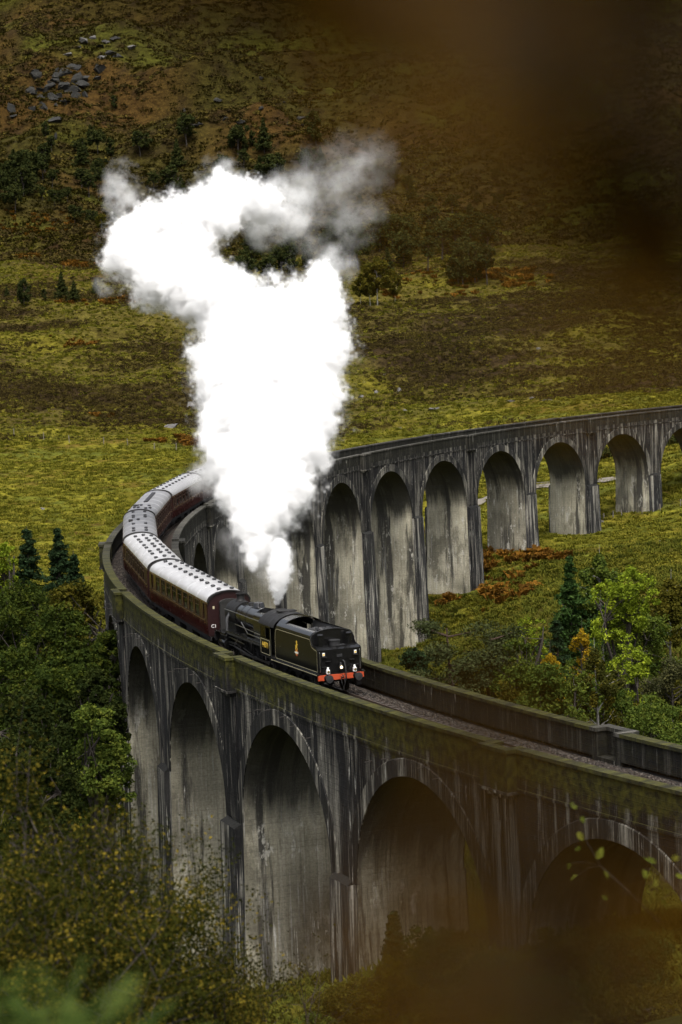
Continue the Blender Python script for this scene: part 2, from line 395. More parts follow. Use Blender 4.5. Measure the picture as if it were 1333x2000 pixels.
for k in range(KA, KB):
    s0 = k*HB+DC; sc = s0+HB/2
    angs = [PI-PI*i/NA for i in range(NA+1)]
    ss = [s0]+[sc+AR*math.cos(a) for a in angs]+[s0+HB]
    zz = [ZS]+[ZS+AR*math.sin(a) for a in angs]+[ZS]
    # spandrel walls (both faces)
    for sg in (1, -1):
        m = MB(); rows = 5
        for i in range(len(ss)-1):
            for j in range(rows):
                q = []; uvq = []
                for (ia, ja) in ((i, j), (i+1, j), (i+1, j+1), (i, j+1)):
                    z = zz[ia]+(ZT-zz[ia])*ja/rows
                    q.append(loc(vp(ss[ia], W*sg, z))); uvq.append((ss[ia]+sg*500, z))
                if sg < 0: q = q[::-1]; uvq = uvq[::-1]
                if sg > 0: pass
                m.add(q, [(0, 1, 2, 3)], [[(u-sg*500 if sg > 0 else u+1000, z) for u, z in uvq]])
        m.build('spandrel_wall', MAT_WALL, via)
        # arch ring, proud of the wall
        m = MB(); ra, rb = AR, AR+0.92; r0, r1 = W*sg, (W+0.07)*sg
        for i in range(NA):
            a, a2 = angs[i], angs[i+1]
            def P(a, rr, r): return loc(vp(sc+rr*math.cos(a), r, ZS+rr*math.sin(a)))
            def UV(a, rr): return (sc+rr*math.cos(a)+(40 if sg > 0 else 1500), ZS+rr*math.sin(a))
            def qd(*ps):
                q = [P(*p) for p in ps]; u = [UV(p[0], p[1]) for p in ps]
                if sg < 0: q = q[::-1]; u = u[::-1]
                m.add(q, [(0, 1, 2, 3)], [u])
            qd((a, ra, r1), (a2, ra, r1), (a2, rb-0.05, r1), (a, rb-0.05, r1))
            qd((a, rb-0.05, r1), (a2, rb-0.05, r1), (a2, rb, r0), (a, rb, r0))
            qd((a, ra, r0), (a2, ra, r0), (a2, ra, r1), (a, ra, r1))
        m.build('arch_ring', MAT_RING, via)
    # barrel
    m = MB(); nr = 4
    for i in range(NA):
        for j in range(nr):
            q = []; u = []
            for ia, ja in ((i, j), (i, j+1), (i+1, j+1), (i+1, j)):
                r = -W+2*W*ja/nr; a = angs[ia]
                q.append(loc(vp(sc+AR*math.cos(a), r, ZS+AR*math.sin(a))))
                u.append((r+(k*13.7+70 if i < NA//2 else (k+1)*13.7-70), ZS+AR*min(a, PI-a)))
            m.add(q, [(0, 1, 2, 3)], [u])
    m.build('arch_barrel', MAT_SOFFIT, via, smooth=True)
    # deck slab closing the top
    m = MB()
    for i in range(4):
        a, b_ = s0+HB*i/4, s0+HB*(i+1)/4
        m.add([loc(vp(a, W-0.01, ZT-0.25)), loc(vp(b_, W-0.01, ZT-0.25)), loc(vp(b_, -W+0.01, ZT-0.25)), loc(vp(a, -W+0.01, ZT-0.25))], [(3, 2, 1, 0)],
              [[(a, 0), (b_, 0), (b_, 6), (a, 6)]])
    m.build('deck_slab', MAT_SLOT, via)
# piers
for k in range(KA, KB+1):
    s = k*HB+DC; king = (k % 2 == 0); g = gz(*vp(s)[:2]); zb = min(g, gz(*vp(s, 4)[:2]), gz(*vp(s, -4)[:2]))-1.5
    zt = ZS+0.02
    if zb > zt-1: zb = zt-1
    tx, ty = vtan(s); P0 = vp(s); nx_, ny_ = -ty, tx      # left normal
    nx_, ny_ = (P0[0]-CX)/R0, (P0[1]-CY)/R0
    def PP(a, r, z): return loc((P0[0]+tx*a+nx_*r, P0[1]+ty*a+ny_*r, z))
    def hw(z): return PH+0.05+0.018*(zt-z)
    def wr(z): return W+0.05+0.022*(zt-z)
    m = MB(); mfs = {1: MB(), -1: MB()}; nz = 10
    zs_ = [zt+(zb-zt)*i/nz for i in range(nz+1)]
    for i in range(nz):
        za, zc = zs_[i], zs_[i+1]
        for sg in (1, -1):
            for j in range(3):
                fa, fb = -1+2*j/3, -1+2*(j+1)/3
                ps = [(sg*hw(za), fa*wr(za), za), (sg*hw(zc), fa*wr(zc), zc), (sg*hw(zc), fb*wr(zc), zc), (sg*hw(za), fb*wr(za), za)]
                u = [(p[1]+k*13.7+sg*70, p[2]) for p in ps]; q = [PP(*p) for p in ps]
                if sg < 0: q = q[::-1]; u = u[::-1]
                m.add(q, [(0, 1, 2, 3)], [u])
            ps = [(-hw(za), sg*wr(za), za), (-hw(zc), sg*wr(zc), zc), (hw(zc), sg*wr(zc), zc), (hw(za), sg*wr(za), za)]
            u = [(p[0]+s+(1000 if sg < 0 else 0), p[2]) for p in ps]; q = [PP(*p) for p in ps]
            if sg < 0: q = q[::-1]; u = u[::-1]
            mfs[sg].add(q, [(0, 1, 2, 3)], [u])
    m.add([PP(-hw(zt), -wr(zt), zt), PP(hw(zt), -wr(zt), zt), PP(hw(zt), wr(zt), zt), PP(-hw(zt), wr(zt), zt)], [(0, 1, 2, 3)], [[(0, -9), (1, -9), (1, -8), (0, -8)]])
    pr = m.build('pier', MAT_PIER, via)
    for sg in (1, -1): mfs[sg].build('pier_face', MAT_BUTT, pr)
    for sg in (1, -1):                                # buttress blocks on both faces
        m = MB(); hwb = 1.38 if king else 1.15; pj = 0.48 if king else 0.34; ztb = zt-(0.35 if king else 0.1)
        for i in range(nz):
            za, zc = ztb+(zb-ztb)*i/nz, ztb+(zb-ztb)*(i+1)/nz
            ra, rc = sg*(wr(za)+pj), sg*(wr(zc)+pj)
            h1, h2 = hwb+0.008*(zt-za), hwb+0.008*(zt-zc)
            F = [[(-h1, ra, za), (-h2, rc, zc), (h2, rc, zc), (h1, ra, za)],
                 [(h1, ra, za), (h2, rc, zc), (h2, sg*(wr(zc)-0.02), zc), (h1, sg*(wr(za)-0.02), za)],
                 [(-h1, sg*(wr(za)-0.02), za), (-h2, sg*(wr(zc)-0.02), zc), (-h2, rc, zc), (-h1, ra, za)]]
            for f_ in F:
                u = [(p[0]+p[1]+s+sg*33, p[2]) for p in f_]; q = [PP(*p) for p in f_]
                if sg < 0: q = q[::-1]; u = u[::-1]
                m.add(q, [(0, 1, 2, 3)], [u])
        f_ = [(-hwb, sg*(wr(ztb)+pj), ztb), (hwb, sg*(wr(ztb)+pj), ztb), (hwb, sg*W, ztb+0.28), (-hwb, sg*W, ztb+0.28)]
        q = [PP(*p) for p in f_]; u = [(p[0]+s+7, -9+0.2*p[1]) for p in f_]
        if sg < 0: q = q[::-1]; u = u[::-1]
        mc_ = MB(); mc_.add(q, [(0, 1, 2, 3)], [u])
        for e in (-hwb, hwb):
            mc_.add([PP(e, sg*(wr(ztb)+pj), ztb), PP(e, sg*(W-0.02), ztb), PP(e, sg*W, ztb+0.28)], [(0, 1, 2)], [[(s, -9), (s+.3, -9), (s, -8.7)]])
        m.build('buttress', MAT_BUTT, pr); mc_.build('buttress_cap', MAT_CAP, pr)
# parapets, copings, refuges, string course
def ribbon(m, sa, sb, prof, off=0, step=2.2):     # closed profile [(r,z)] swept along the curve
    n = max(1, int(round((sb-sa)/step))); np_ = len(prof)
    per = [0]
    for i in range(np_): per.append(per[-1]+math.hypot(prof[(i+1) % np_][0]-prof[i][0], prof[(i+1) % np_][1]-prof[i][1]))
    for i in range(n):
        a, b_ = sa+(sb-sa)*i/n, sa+(sb-sa)*(i+1)/n
        for j in range(np_):
            p, q = prof[j], prof[(j+1) % np_]
            vert = abs(q[1]-p[1]) > abs(q[0]-p[0])
            uvs = [(a+off, p[1] if vert else p[1]+abs(p[0])*0.3), (b_+off, p[1] if vert else p[1]+abs(p[0])*0.3), (b_+off, q[1] if vert else q[1]+abs(q[0])*0.3), (a+off, q[1] if vert else q[1]+abs(q[0])*0.3)]
            m.add([loc(vp(a, *p)), loc(vp(b_, *p)), loc(vp(b_, *q)), loc(vp(a, *q))], [(0, 1, 2, 3)], [uvs])
    for a, rev in ((sa, False), (sb, True)):
        q = [loc(vp(a, *p)) for p in prof]; u = [(a+p[0], p[1]) for p in prof]
        if rev: q = q[::-1]; u = u[::-1]
        m.add(q, [tuple(range(np_))], [u])
BW = 1.15
for i in range(-2, 11):
    for sg in (1, -1):
        sa, sb = i*LP+BW+DC, (i+1)*LP-BW+DC
        if sb > KB*HB: sb = KB*HB
        if sa >= sb: continue
        def pf(a, b_, z0, z1):
            p = [(a*sg, z0), (b_*sg, z0), (b_*sg, z1), (a*sg, z1)]
            return p if sg > 0 else p[::-1]
        off = 0 if sg > 0 else 1000
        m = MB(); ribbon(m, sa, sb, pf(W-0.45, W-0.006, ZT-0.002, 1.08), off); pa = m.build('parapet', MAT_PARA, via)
        m = MB(); ribbon(m, sa-0.02, sb+0.02, pf(W-0.53, W+0.075, 1.083, 1.25) if True else None, off if sg > 0 else 0 if i < 2 else 1000); m.build('coping', MAT_COPE, pa)
        m = MB(); ribbon(m, sa, sb, pf(W-0.003, W+0.06, -0.74, -0.58), off); m.build('string_course', MAT_WALL, via)
    for sg in (1, -1):
        s = i*LP+DC; P0 = vp(s); tx, ty = vtan(s); nx_, ny_ = (P0[0]-CX)/R0, (P0[1]-CY)/R0
        off = 0 if sg > 0 else 1000
        def bx(m, a0, a1, r0, r1, z0, z1):
            vs = []
            for z in (z0, z1):
                for a, r in ((a0, r0), (a1, r0), (a1, r1), (a0, r1)):
                    vs.append(loc((P0[0]+tx*a+nx_*r*sg, P0[1]+ty*a+ny_*r*sg, z)))
            fs = [(0,1,2,3),(7,6,5,4),(4,5,1,0),(5,6,2,1),(6,7,3,2),(7,4,0,3)]
            if sg < 0: fs = [f[::-1] for f in fs]
            arz = [(a, r, z) for z in (z0, z1) for a, r in ((a0, r0), (a1, r0), (a1, r1), (a0, r1))]
            uvs = []
            for n_, f in enumerate(fs):
                uvs.append([((s+off+arz[v][0]+(arz[v][1]-W if n_ in (3, 5) else 0)), arz[v][2] if n_ > 1 else arz[v][1]*0.3) for v in f])
            m.add(vs, fs, uvs)
        B2 = 0.55
        m = MB(); bx(m, -BW-0.02, BW+0.02, W+B2-0.4, W+B2, -0.72, 1.08); bx(m, -BW-0.02, -BW+0.38, W-0.45, W+B2-0.402, -0.72, 1.078)
        bx(m, BW-0.38, BW+0.02, W-0.45, W+B2-0.402, -0.72, 1.078)
        bx(m, -BW+0.381, BW-0.381, W-0.45, W+B2-0.402, -0.72, -0.12)
        rf = m.build('refuge', MAT_PARA, via)
        m = MB(); bx(m, -BW-0.08, BW+0.08, W+B2-0.46, W+B2+0.07, 1.085, 1.262); bx(m, -BW-0.08, -BW+0.44, W-0.53, W+B2-0.462, 1.085, 1.262); bx(m, BW-0.44, BW+0.08, W-0.53, W+B2-0.462, 1.085, 1.262)
        m.build('coping', MAT_COPE, rf)
        m = MB(); bx(m, -BW-0.1, BW+0.1, W-0.02, W+B2+0.06, -0.86, -0.722); bx(m, -BW+0.1, BW-0.1, W-0.02, W+B2-0.2, -1.1, -0.862)
        m.build('corbel', MAT_RING, rf)
        m = MB(); bx(m, -1.1, 1.1, W-0.02, W+0.11, ZS+0.05, -1.102); m.build('pilaster', MAT_WALL, via)
# iron rods sticking out above the near arches
for k in range(0, 5):
    sc = k*HB+HB/2+DC
    for a, rr in ((-2.6, 1.35), (-1.1, 1.3), (1.2, 1.35), (2.7, 1.5), (4.6, 1.9), (-4.6, 1.9)):
        z = ZS+math.sqrt((AR+rr)**2-a*a)-0.5
        m = MB(); m.tube([loc(vp(sc+a, W-0.05, z)), loc(vp(sc+a, W+0.42, z-0.02))], 0.025, 5); m.build('iron_rod', MAT_IRON, via)

# ------------------------------------------------------------------ track
MAT_BALLAST = plain('ballast_stone', (0.035,0.026,0.021), 0.95, spec=0.2, var=0.75, scale=22, bump=1.0)
MAT_RAIL = plain('rail_steel', (0.12,0.09,0.07), 0.45, metal=0.7)
MAT_SLEEPER = plain('sleeper_timber', (0.045,0.035,0.028), 0.9, var=0.3)
m = MB(); n = 150; sa, sb = KA*HB, KB*HB
rs = [-2.66, -2.2, -1.6, -0.75, 0, 0.75, 1.6, 2.2, 2.66]
for i in range(n):
    a, b_ = sa+(sb-sa)*i/n, sa+(sb-sa)*(i+1)/n
    for j in range(len(rs)-1):
        zf = lambda r: -0.34+0.16*min(1, max(0, (2.4-abs(r))/0.7))
        m.add([vp(a, rs[j+1], zf(rs[j+1])), vp(b_, rs[j+1], zf(rs[j+1])), vp(b_, rs[j], zf(rs[j])), vp(a, rs[j], zf(rs[j]))], [(0, 1, 2, 3)])
tag(m.build('ballast_bed', MAT_BALLAST), kind='structure')
trk = empty('railway_track', vp(0, 0, -0.2))
tag(trk, 'single railway track with two steel rails laid in brown ballast', 'track')
TO = Vector(vp(0, 0, -0.2))
for sg in (1, -1):
    m = MB(); n = 200
    for i in range(n):
        a, b_ = sa+(sb-sa)*i/n, sa+(sb-sa)*(i+1)/n
        pr = [(0.717*sg-0.035, -0.16), (0.717*sg+0.035, -0.16), (0.717*sg+0.035, 0), (0.717*sg-0.035, 0)]
        for j in range(4):
            p, q = pr[j], pr[(j+1) % 4]
            m.add([tuple(Vector(vp(a, *p))-TO), tuple(Vector(vp(b_, *p))-TO), tuple(Vector(vp(b_, *q))-TO), tuple(Vector(vp(a, *q))-TO)], [(0, 1, 2, 3)])
    m.build('rail', MAT_RAIL, trk)
sm = MB().box(-0.125, 0.125, -1.3, 1.3, -0.06, 0.045).mesh('sleeper', MAT_SLEEPER)
for i in range(280):
    s = -36+0.72*i; p = Vector(vp(s, 0, -0.165))-TO; t = vtan(s)
    link('sleeper', sm, trk, p, (0, 0, math.atan2(t[1], t[0])))
# ------------------------------------------------------------------ train
MAT_BLACK = plain('black_loco_paint', (0.006,0.006,0.006), 0.2, spec=0.45, var=0.3, scale=3)
MAT_SOOT_SHADOW = plain('soot_and_shadow_black', (0.007,0.0065,0.0065), 0.55, spec=0.3, var=0.5, scale=4, bump=0.2)  # sooty parts; on the engine's front beam this black stands for shadow
MAT_BOILER = plain('polished_boiler_black', (0.005,0.005,0.0055), 0.12, spec=0.6, var=0.3, scale=2)
MAT_STEEL = plain('bright_steel', (0.42,0.42,0.42), 0.3, metal=1.0)
MAT_LINE = plain('cream_lining', (0.42,0.38,0.24), 0.5)
MAT_RED = plain('red_buffer_beam', (0.38,0.052,0.014), 0.5, var=0.25, scale=4)
MAT_YEL = plain('yellow_transfer', (0.75,0.48,0.05), 0.5)
MAT_WHITE = plain('white_enamel', (0.8,0.8,0.78), 0.4)
MAT_COAL = plain('coal', (0.012,0.012,0.013), 0.45, var=0.5, scale=10)
MAT_DARKGREY = plain('dark_grey_metal', (0.018,0.018,0.019), 0.5, var=0.3)
MAT_BRASS = plain('brass', (0.5,0.36,0.14), 0.3, metal=1.0)
MAT_MAROON = plain('maroon_coach_paint', (0.030,0.0035,0.0035), 0.22, spec=0.5, var=0.2, scale=2)
MAT_ROOF = plain('silver_roof_glare_paint', (0.54,0.54,0.55), 0.32, metal=0.3, spec=0.5, var=0.28, scale=1.6)  # silver paint, lightened further to carry the glare on the nearest coaches
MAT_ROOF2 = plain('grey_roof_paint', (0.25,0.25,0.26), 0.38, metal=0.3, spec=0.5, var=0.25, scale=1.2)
MAT_COACHDARK = plain('underframe_black', (0.012,0.011,0.010), 0.8, var=0.4)
MAT_GOLD = plain('gold_line', (0.14,0.08,0.02), 0.5)
MAT_SEAT = plain('seat_moquette', (0.05,0.09,0.05), 0.9, var=0.4)
MAT_LAMPSHADE = plain('lampshade', (0.75,0.7,0.6), 0.8)
def glass_mat(name, tint):
    m, nt, N, L, b = newmat(name); N.remove(b); out = N['Material Output']
    t = N.new('ShaderNodeBsdfTransparent'); t.inputs[0].default_value = (*tint, 1)
    g = N.new('ShaderNodeBsdfGlossy'); g.inputs['Roughness'].default_value = 0.03
    fr = N.new('ShaderNodeFresnel'); fr.inputs[0].default_value = 1.5
    mx = N.new('ShaderNodeMixShader'); L.new(fr.outputs[0], mx.inputs[0]); L.new(t.outputs[0], mx.inputs[1]); L.new(g.outputs[0], mx.inputs[2])
    L.new(mx.outputs[0], out.inputs['Surface']); return m
MAT_GLASS = glass_mat('window_glass', (0.72, 0.78, 0.74))
def lamp_mat(name, col, e):
    m, nt, N, L, b = newmat(name); b.inputs['Base Color'].default_value = (*col, 1)
    b.inputs['Emission Color'].default_value = (*col, 1); b.inputs['Emission Strength'].default_value = e; return m
MAT_LAMPLIT = lamp_mat('lit_lamp_glass', (1.0, 0.85, 0.5), 1.6)

def vehicle(name, s, z=0.0):
    p = vp(s, 0, z); t = vtan(s); return empty(name, p, math.atan2(t[1], t[0]))
def text_mesh(name, body, size, mat, extrude=0.004):
    cu = bpy.data.curves.new(name, 'FONT'); cu.body = body; cu.size = size; cu.extrude = extrude; cu.align_x = 'CENTER'; cu.align_y = 'CENTER'
    tmp = bpy.data.objects.new(name, cu); COL.objects.link(tmp)
    dg = bpy.context.evaluated_depsgraph_get(); me = bpy.data.meshes.new_from_object(tmp.evaluated_get(dg))
    bpy.data.objects.remove(tmp); bpy.data.curves.remove(cu)
    me.materials.clear(); me.materials.append(mat); me.name = name; return me
def wheel_mesh(name, r, spokes=14, w=0.13, mat=None):
    m = MB(); m.lathe([(r*0.86, -w/2), (r, -w/2), (r, w/2), (r*0.86, w/2), (r*0.86, -w/2)], n=28, axis='y')
    m.lathe([(r*0.2, -w/2-0.02), (r*0.2, w/2+0.02)], n=12, axis='y')
    for k in range(spokes):
        a = 2*PI*k/spokes; c, s_ = math.cos(a), math.sin(a)
        m.tube([(c*r*0.15, 0, s_*r*0.15), (c*r*0.88, 0, s_*r*0.88)], 0.035, 4)
    return m.mesh(name, mat or MAT_SOOT_SHADOW)
def arc(cy_, cz, r, a0, a1, n):
    return [(cy_+r*math.cos(a0+(a1-a0)*i/n), cz+r*math.sin(a0+(a1-a0)*i/n)) for i in range(n+1)]
def sheet(m, prof, x0, x1, th=0.02):            # thin curved sheet, profile (y,z) swept along x, with thickness
    n = len(prof); cyc = sum(p[0] for p in prof)/n; czc = min(p[1] for p in prof)-1
    vs = []
    for x in (x0, x1):
        for p in prof: vs.append((x, p[0], p[1]))
        for p in prof:
            d = Vector((p[0]-cyc, p[1]-czc)).normalized(); vs.append((x, p[0]-d.x*th, p[1]-d.y*th))
    k = 2*n; fs = []
    for i in range(n-1):
        fs += [(i, i+1, i+1+k, i+k), (i+n, i+n+k, i+1+n+k, i+1+n), (i, i+n, i+n+1, i+1), (i+k, i+1+k, i+1+n+k, i+n+k)]
    fs += [(0, k, k+n, n), (n-1, 2*n-1, 2*n-1+k, n-1+k)]
    return m.add(vs, fs)

# ---- tender: local x=0 at its rear buffer beam (towards the camera), +x towards the engine
def make_tender():
    t = vehicle('tender', ST+0.45)
    tag(t, 'black coal tender with yellow crest and red buffer beam leading the train', 'tender')
    Wd = 1.30
    def side_outline():                        # side sheet (x,z)
        pts = [(0.0, 1.30), (0.0, 2.55)]
        pts += [(0.0+0.25*(1-math.cos(a)), 2.55+0.02+0.14*math.sin(a)) for a in (0.4, 0.8)]
        pts += [(0.45, 2.72), (0.75, 2.80), (0.88, 2.95), (0.93, 3.1), (1.02, 3.2)]
        pts += [(6.3, 3.2), (6.45, 3.12), (6.52, 2.98), (6.6, 2.6), (6.6, 1.30)]
        return pts
    so = side_outline()
    for sg in (1, -1):
        m = MB(); m.prism(so, Wd*sg-0.012, Wd*sg+0.012, 'y'); sd_ = m.build('side_sheet', MAT_BLACK, t)
        # lining: a thin cream line just inside the outline
        cxo = sum(p[0] for p in so)/len(so); czo = 2.2
        li = []
        for p in so:
            li.append((p[0]+(0.09 if p[0] < 3 else -0.09), p[1]+(0.10 if p[1] < 1.6 else -0.09)))
        m = MB()
        for i in range(len(li)):
            a, b_ = li[i], li[(i+1) % len(li)]
            d = Vector((b_[0]-a[0], b_[1]-a[1]))
            if d.length < 1e-4: continue
            nrm = Vector((-d.y, d.x)).normalized()*0.014
            y0 = (Wd+0.0155)*sg
            m.add([(a[0]-nrm.x, y0, a[1]-nrm.y), (b_[0]-nrm.x, y0, b_[1]-nrm.y), (b_[0]+nrm.x, y0, b_[1]+nrm.y), (a[0]+nrm.x, y0, a[1]+nrm.y)], [(0, 1, 2, 3) if sg < 0 else (3, 2, 1, 0)])
        m.build('lining', MAT_LINE, sd_)
        # crest: a yellow lion standing over a wheel with a red rim and white band
        y0 = (Wd+0.016)*sg; c0 = (3.15, 2.28); fx = -1 if sg > 0 else 1
        def poly(name, pts, mat, dy):
            mm = MB(); q = [(c0[0]+fx*p[0], y0+sg*dy, c0[1]+p[1]) for p in pts]
            mm.prism([(p[0], p[2]) for p in q], y0+sg*dy, y0+sg*(dy+0.003), 'y'); mm.build(name, mat, sd_)
        poly('crest_wheel', [(0.20*math.cos(2*PI*k/18), -0.16+0.20*math.sin(2*PI*k/18)) for k in range(18)], MAT_RED, 0.001)
        poly('crest_hub', [(0.13*math.cos(2*PI*k/14), -0.16+0.13*math.sin(2*PI*k/14)) for k in range(14)], MAT_YEL, 0.005)
        poly('crest_band', [(-0.27, -0.21), (0.27, -0.21), (0.27, -0.11), (-0.27, -0.11)], MAT_WHITE, 0.009)
        poly('crest_lion', [(-0.17, 0.0), (-0.13, 0.14), (-0.18, 0.26), (-0.12, 0.28), (-0.09, 0.2), (-0.02, 0.27), (0.0, 0.37), (-0.05, 0.44), (0.02, 0.53), (0.11, 0.52),
                            (0.17, 0.45), (0.11, 0.41), (0.14, 0.34), (0.22, 0.36), (0.23, 0.31), (0.13, 0.26), (0.12, 0.15), (0.17, 0.07), (0.17, 0.0), (0.08, 0.0), (0.06, 0.11), (-0.03, 0.12), (-0.06, 0.0)], MAT_YEL, 0.005)
        # curved inward shoulder
        m = MB(); pr = [(Wd*sg, 3.19), (Wd*0.985*sg, 3.30), (Wd*0.93*sg, 3.40), (Wd*0.84*sg, 3.48), (Wd*0.72*sg, 3.53)]
        sheet(m, pr, 1.05, 6.3, 0.03); m.build('shoulder_sheet', MAT_BOILER, t, smooth=True)
        m = MB(); m.box(-0.12, 6.95, Wd*sg-0.05 if sg > 0 else Wd*sg-0.14, Wd*sg+0.14 if sg > 0 else Wd*sg+0.05, 1.22, 1.295); m.build('footplate', MAT_BLACK, t)
        m = MB(); m.box(-0.12, 6.95, (Wd+0.142)*sg-0.004, (Wd+0.142)*sg+0.004, 1.235, 1.265); m.build('footplate_line', MAT_LINE, t)
        # frames, springs
        m = MB(); m.prism([(0.1, 1.2), (6.9, 1.2), (6.9, 0.75), (6.4, 0.55), (5.9, 0.45), (5.3, 0.55), (4.9, 0.85), (4.3, 0.85), (3.9, 0.5), (3.1, 0.5), (2.8, 0.85), (2.2, 0.85), (1.8, 0.5), (1.0, 0.5), (0.6, 0.85), (0.1, 0.9)], 0.98*sg-0.015, 0.98*sg+0.015, 'y')
        m.build('frame', MAT_SOOT_SHADOW, t)
        for x in (1.35, 3.5, 5.65):
            m = MB(); m.box(x-0.16, x+0.16, 1.0*sg-0.01 if sg > 0 else -1.16, 1.16 if sg > 0 else -0.99, 0.45, 0.8); m.box(x-0.5, x+0.5, 1.02 if sg > 0 else -1.12, 1.12 if sg > 0 else -1.02, 0.9, 1.02); m.build('axlebox', MAT_SOOT_SHADOW, t)
        for x in (0.55, 6.6):
            m = MB(); m.box(x-0.18, x+0.18, 1.1 if sg > 0 else -1.42, 1.42 if sg > 0 else -1.1, 0.42, 0.46); m.box(x-0.18, x-0.14, 1.1 if sg > 0 else -1.4, 1.4 if sg > 0 else -1.1, 0.44, 1.22); m.box(x+0.14, x+0.18, 1.1 if sg > 0 else -1.4, 1.4 if sg > 0 else -1.1, 0.44, 1.22); m.build('step', MAT_SOOT_SHADOW, t)
    wm = wheel_mesh('wheel', 0.65, 12)
    for x in (1.35, 3.5, 5.65):
        for y in (-0.78, 0.78): link('wheel', wm, t, (x, y, 0.65))
        MB().lathe([(0.08, -0.8), (0.08, 0.8)], (x, 0, 0.65), 8, 'y').build('axle', MAT_SOOT_SHADOW, t)
    m = MB(); m.box(0.02, 6.6, -Wd+0.02, Wd-0.02, 1.1, 1.32); m.build('floor', MAT_SOOT_SHADOW, t)
    # rear tank plate and top
    m = MB(); m.box(-0.014, 0.012, -Wd-0.012, Wd+0.012, 1.30, 2.60); rp = m.build('rear_plate', MAT_BLACK, t)
    m = MB(); m.prism([(0.02, 2.60), (0.3, 2.70), (1.0, 2.73), (1.0, 2.55), (0.02, 2.5)], -Wd+0.014, Wd-0.014, 'y'); m.build('tank_top', MAT_BLACK, t)
    # rear bulkhead of the coal space with its arched top
    top = [(Wd-0.014, 2.5), (Wd-0.014, 3.18)]+[(Wd*math.cos(a)*0.99, 3.18+0.46*math.sin(a)) for a in [PI*k/16 for k in range(1, 16)]]+[(-Wd+0.014, 3.18), (-Wd+0.014, 2.5)]
    m = MB(); m.prism(top, 1.0, 1.05, 'x'); m.build('bulkhead', MAT_BLACK, t)
    m = MB(); tp = top[1:-1]; sheet(m, [(p[0], p[1]+0.012) for p in tp], 0.97, 1.07, 0.03); m.build('bulkhead_rim', MAT_DARKGREY, t)
    for y in (-0.85, 0.85):
        MB().lathe([(0.13, 2.7), (0.13, 3.3), (0.17, 3.31), (0.17, 3.36), (0.10, 3.42), (0.0, 3.43)], (0.62, y, 0), 14).build('vent_pipe', MAT_BLACK, t, smooth=True)
    MB().lathe([(0.30, 2.72), (0.30, 2.98), (0.33, 2.99), (0.33, 3.03), (0.0, 3.06)], (0.66, 0.0, 0), 20).build('water_filler', MAT_DARKGREY, t, smooth=True)
    m = MB(); m.box(0.30, 0.62, -0.5, 0.05, 2.73, 2.78); m.tube([(0.45, -0.2, 2.78), (0.45, -0.2, 2.92)], 0.03, 6); m.build('filler_lid', MAT_DARKGREY, t)
    # coal space
    m = MB(); m.add([(1.06, -1.0, 3.45), (6.2, -1.0, 3.45), (5.6, -0.5, 2.7), (1.5, -0.5, 3.0)], [(0, 1, 2, 3)]); m.add([(1.06, 1.0, 3.45), (1.5, 0.5, 3.0), (5.6, 0.5, 2.7), (6.2, 1.0, 3.45)], [(0, 1, 2, 3)]); m.box(1.06, 6.2, -1.2, 1.2, 2.5, 2.7)
    m.build('bunker', MAT_SOOT_SHADOW, t)
    r_ = random.Random(5); m = MB()
    for k in range(420):
        x = r_.uniform(1.12, 5.0); y = r_.uniform(-0.98, 0.98); h = 3.52-0.14*abs(x-2)-0.16*abs(y)+r_.uniform(-0.06, 0.08); q = r_.uniform(0.05, 0.12)
        a = r_.uniform(0, 3); c, s_ = math.cos(a), math.sin(a)
        vs = [(x+q*(c*dx-s_*dy), y+q*(s_*dx+c*dy), h+q*dz) for dx, dy, dz in ((1, 0, 0), (-.5, .9, .1), (-.6, -.8, -.1), (0.1, 0.1, 0.9), (0, 0, -0.9))]
        m.add(vs, [(0, 1, 3), (1, 2, 3), (2, 0, 3), (1, 0, 4), (2, 1, 4), (0, 2, 4)])
    tag(m.build('coal', MAT_COAL, t), kind='stuff')
    m = MB(); n = 16
    for i in range(n):
        for j in range(8):
            def H(i, j):
                x = 1.08+i*4.4/n; y = -1.0+j*2/8; return (x, y, 3.46-0.13*abs(x-2)-0.16*abs(y)+0.05*math.sin(i*2.3+j*1.7))
            m.add([H(i, j), H(i+1, j), H(i+1, j+1), H(i, j+1)], [(0, 1, 2, 3)])
    m.build('coal_bed', MAT_COAL, t)
    # plated front hood over the coal doors
    pr = [(y, 3.20+0.62*math.sqrt(max(0, 1-(y/1.25)**2))) for y in np.linspace(-1.22, 1.22, 17)]
    m = MB(); sheet(m, pr, 5.3, 6.35, 0.03); m.build('front_hood', MAT_BOILER, t, smooth=True)
    # rear details
    m = MB(); m.box(-0.16, -0.02, -1.36, 1.36, 0.93, 1.215); m.build('buffer_beam', MAT_RED, t)
    for y in (-0.87, 0.87):
        MB().lathe([(0.17, -0.16), (0.15, -0.2), (0.13, -0.42), (0.12, -0.44)][::-1], (0, y, 1.06), 16, 'x').build('buffer_stock', MAT_SOOT_SHADOW, t)
        MB().lathe([(0.06, -0.44), (0.06, -0.56), (0.21, -0.58), (0.23, -0.60), (0.22, -0.63), (0.0, -0.645)][::-1], (0, y, 1.06), 22, 'x').build('buffer_head', MAT_DARKGREY, t, smooth=True)
    m = MB(); m.tube([(-0.16, 0, 1.05), (-0.4, 0, 1.03), (-0.48, 0, 1.12), (-0.40, 0, 1.18)], 0.04, 6); m.build('coupling_hook', MAT_SOOT_SHADOW, t)
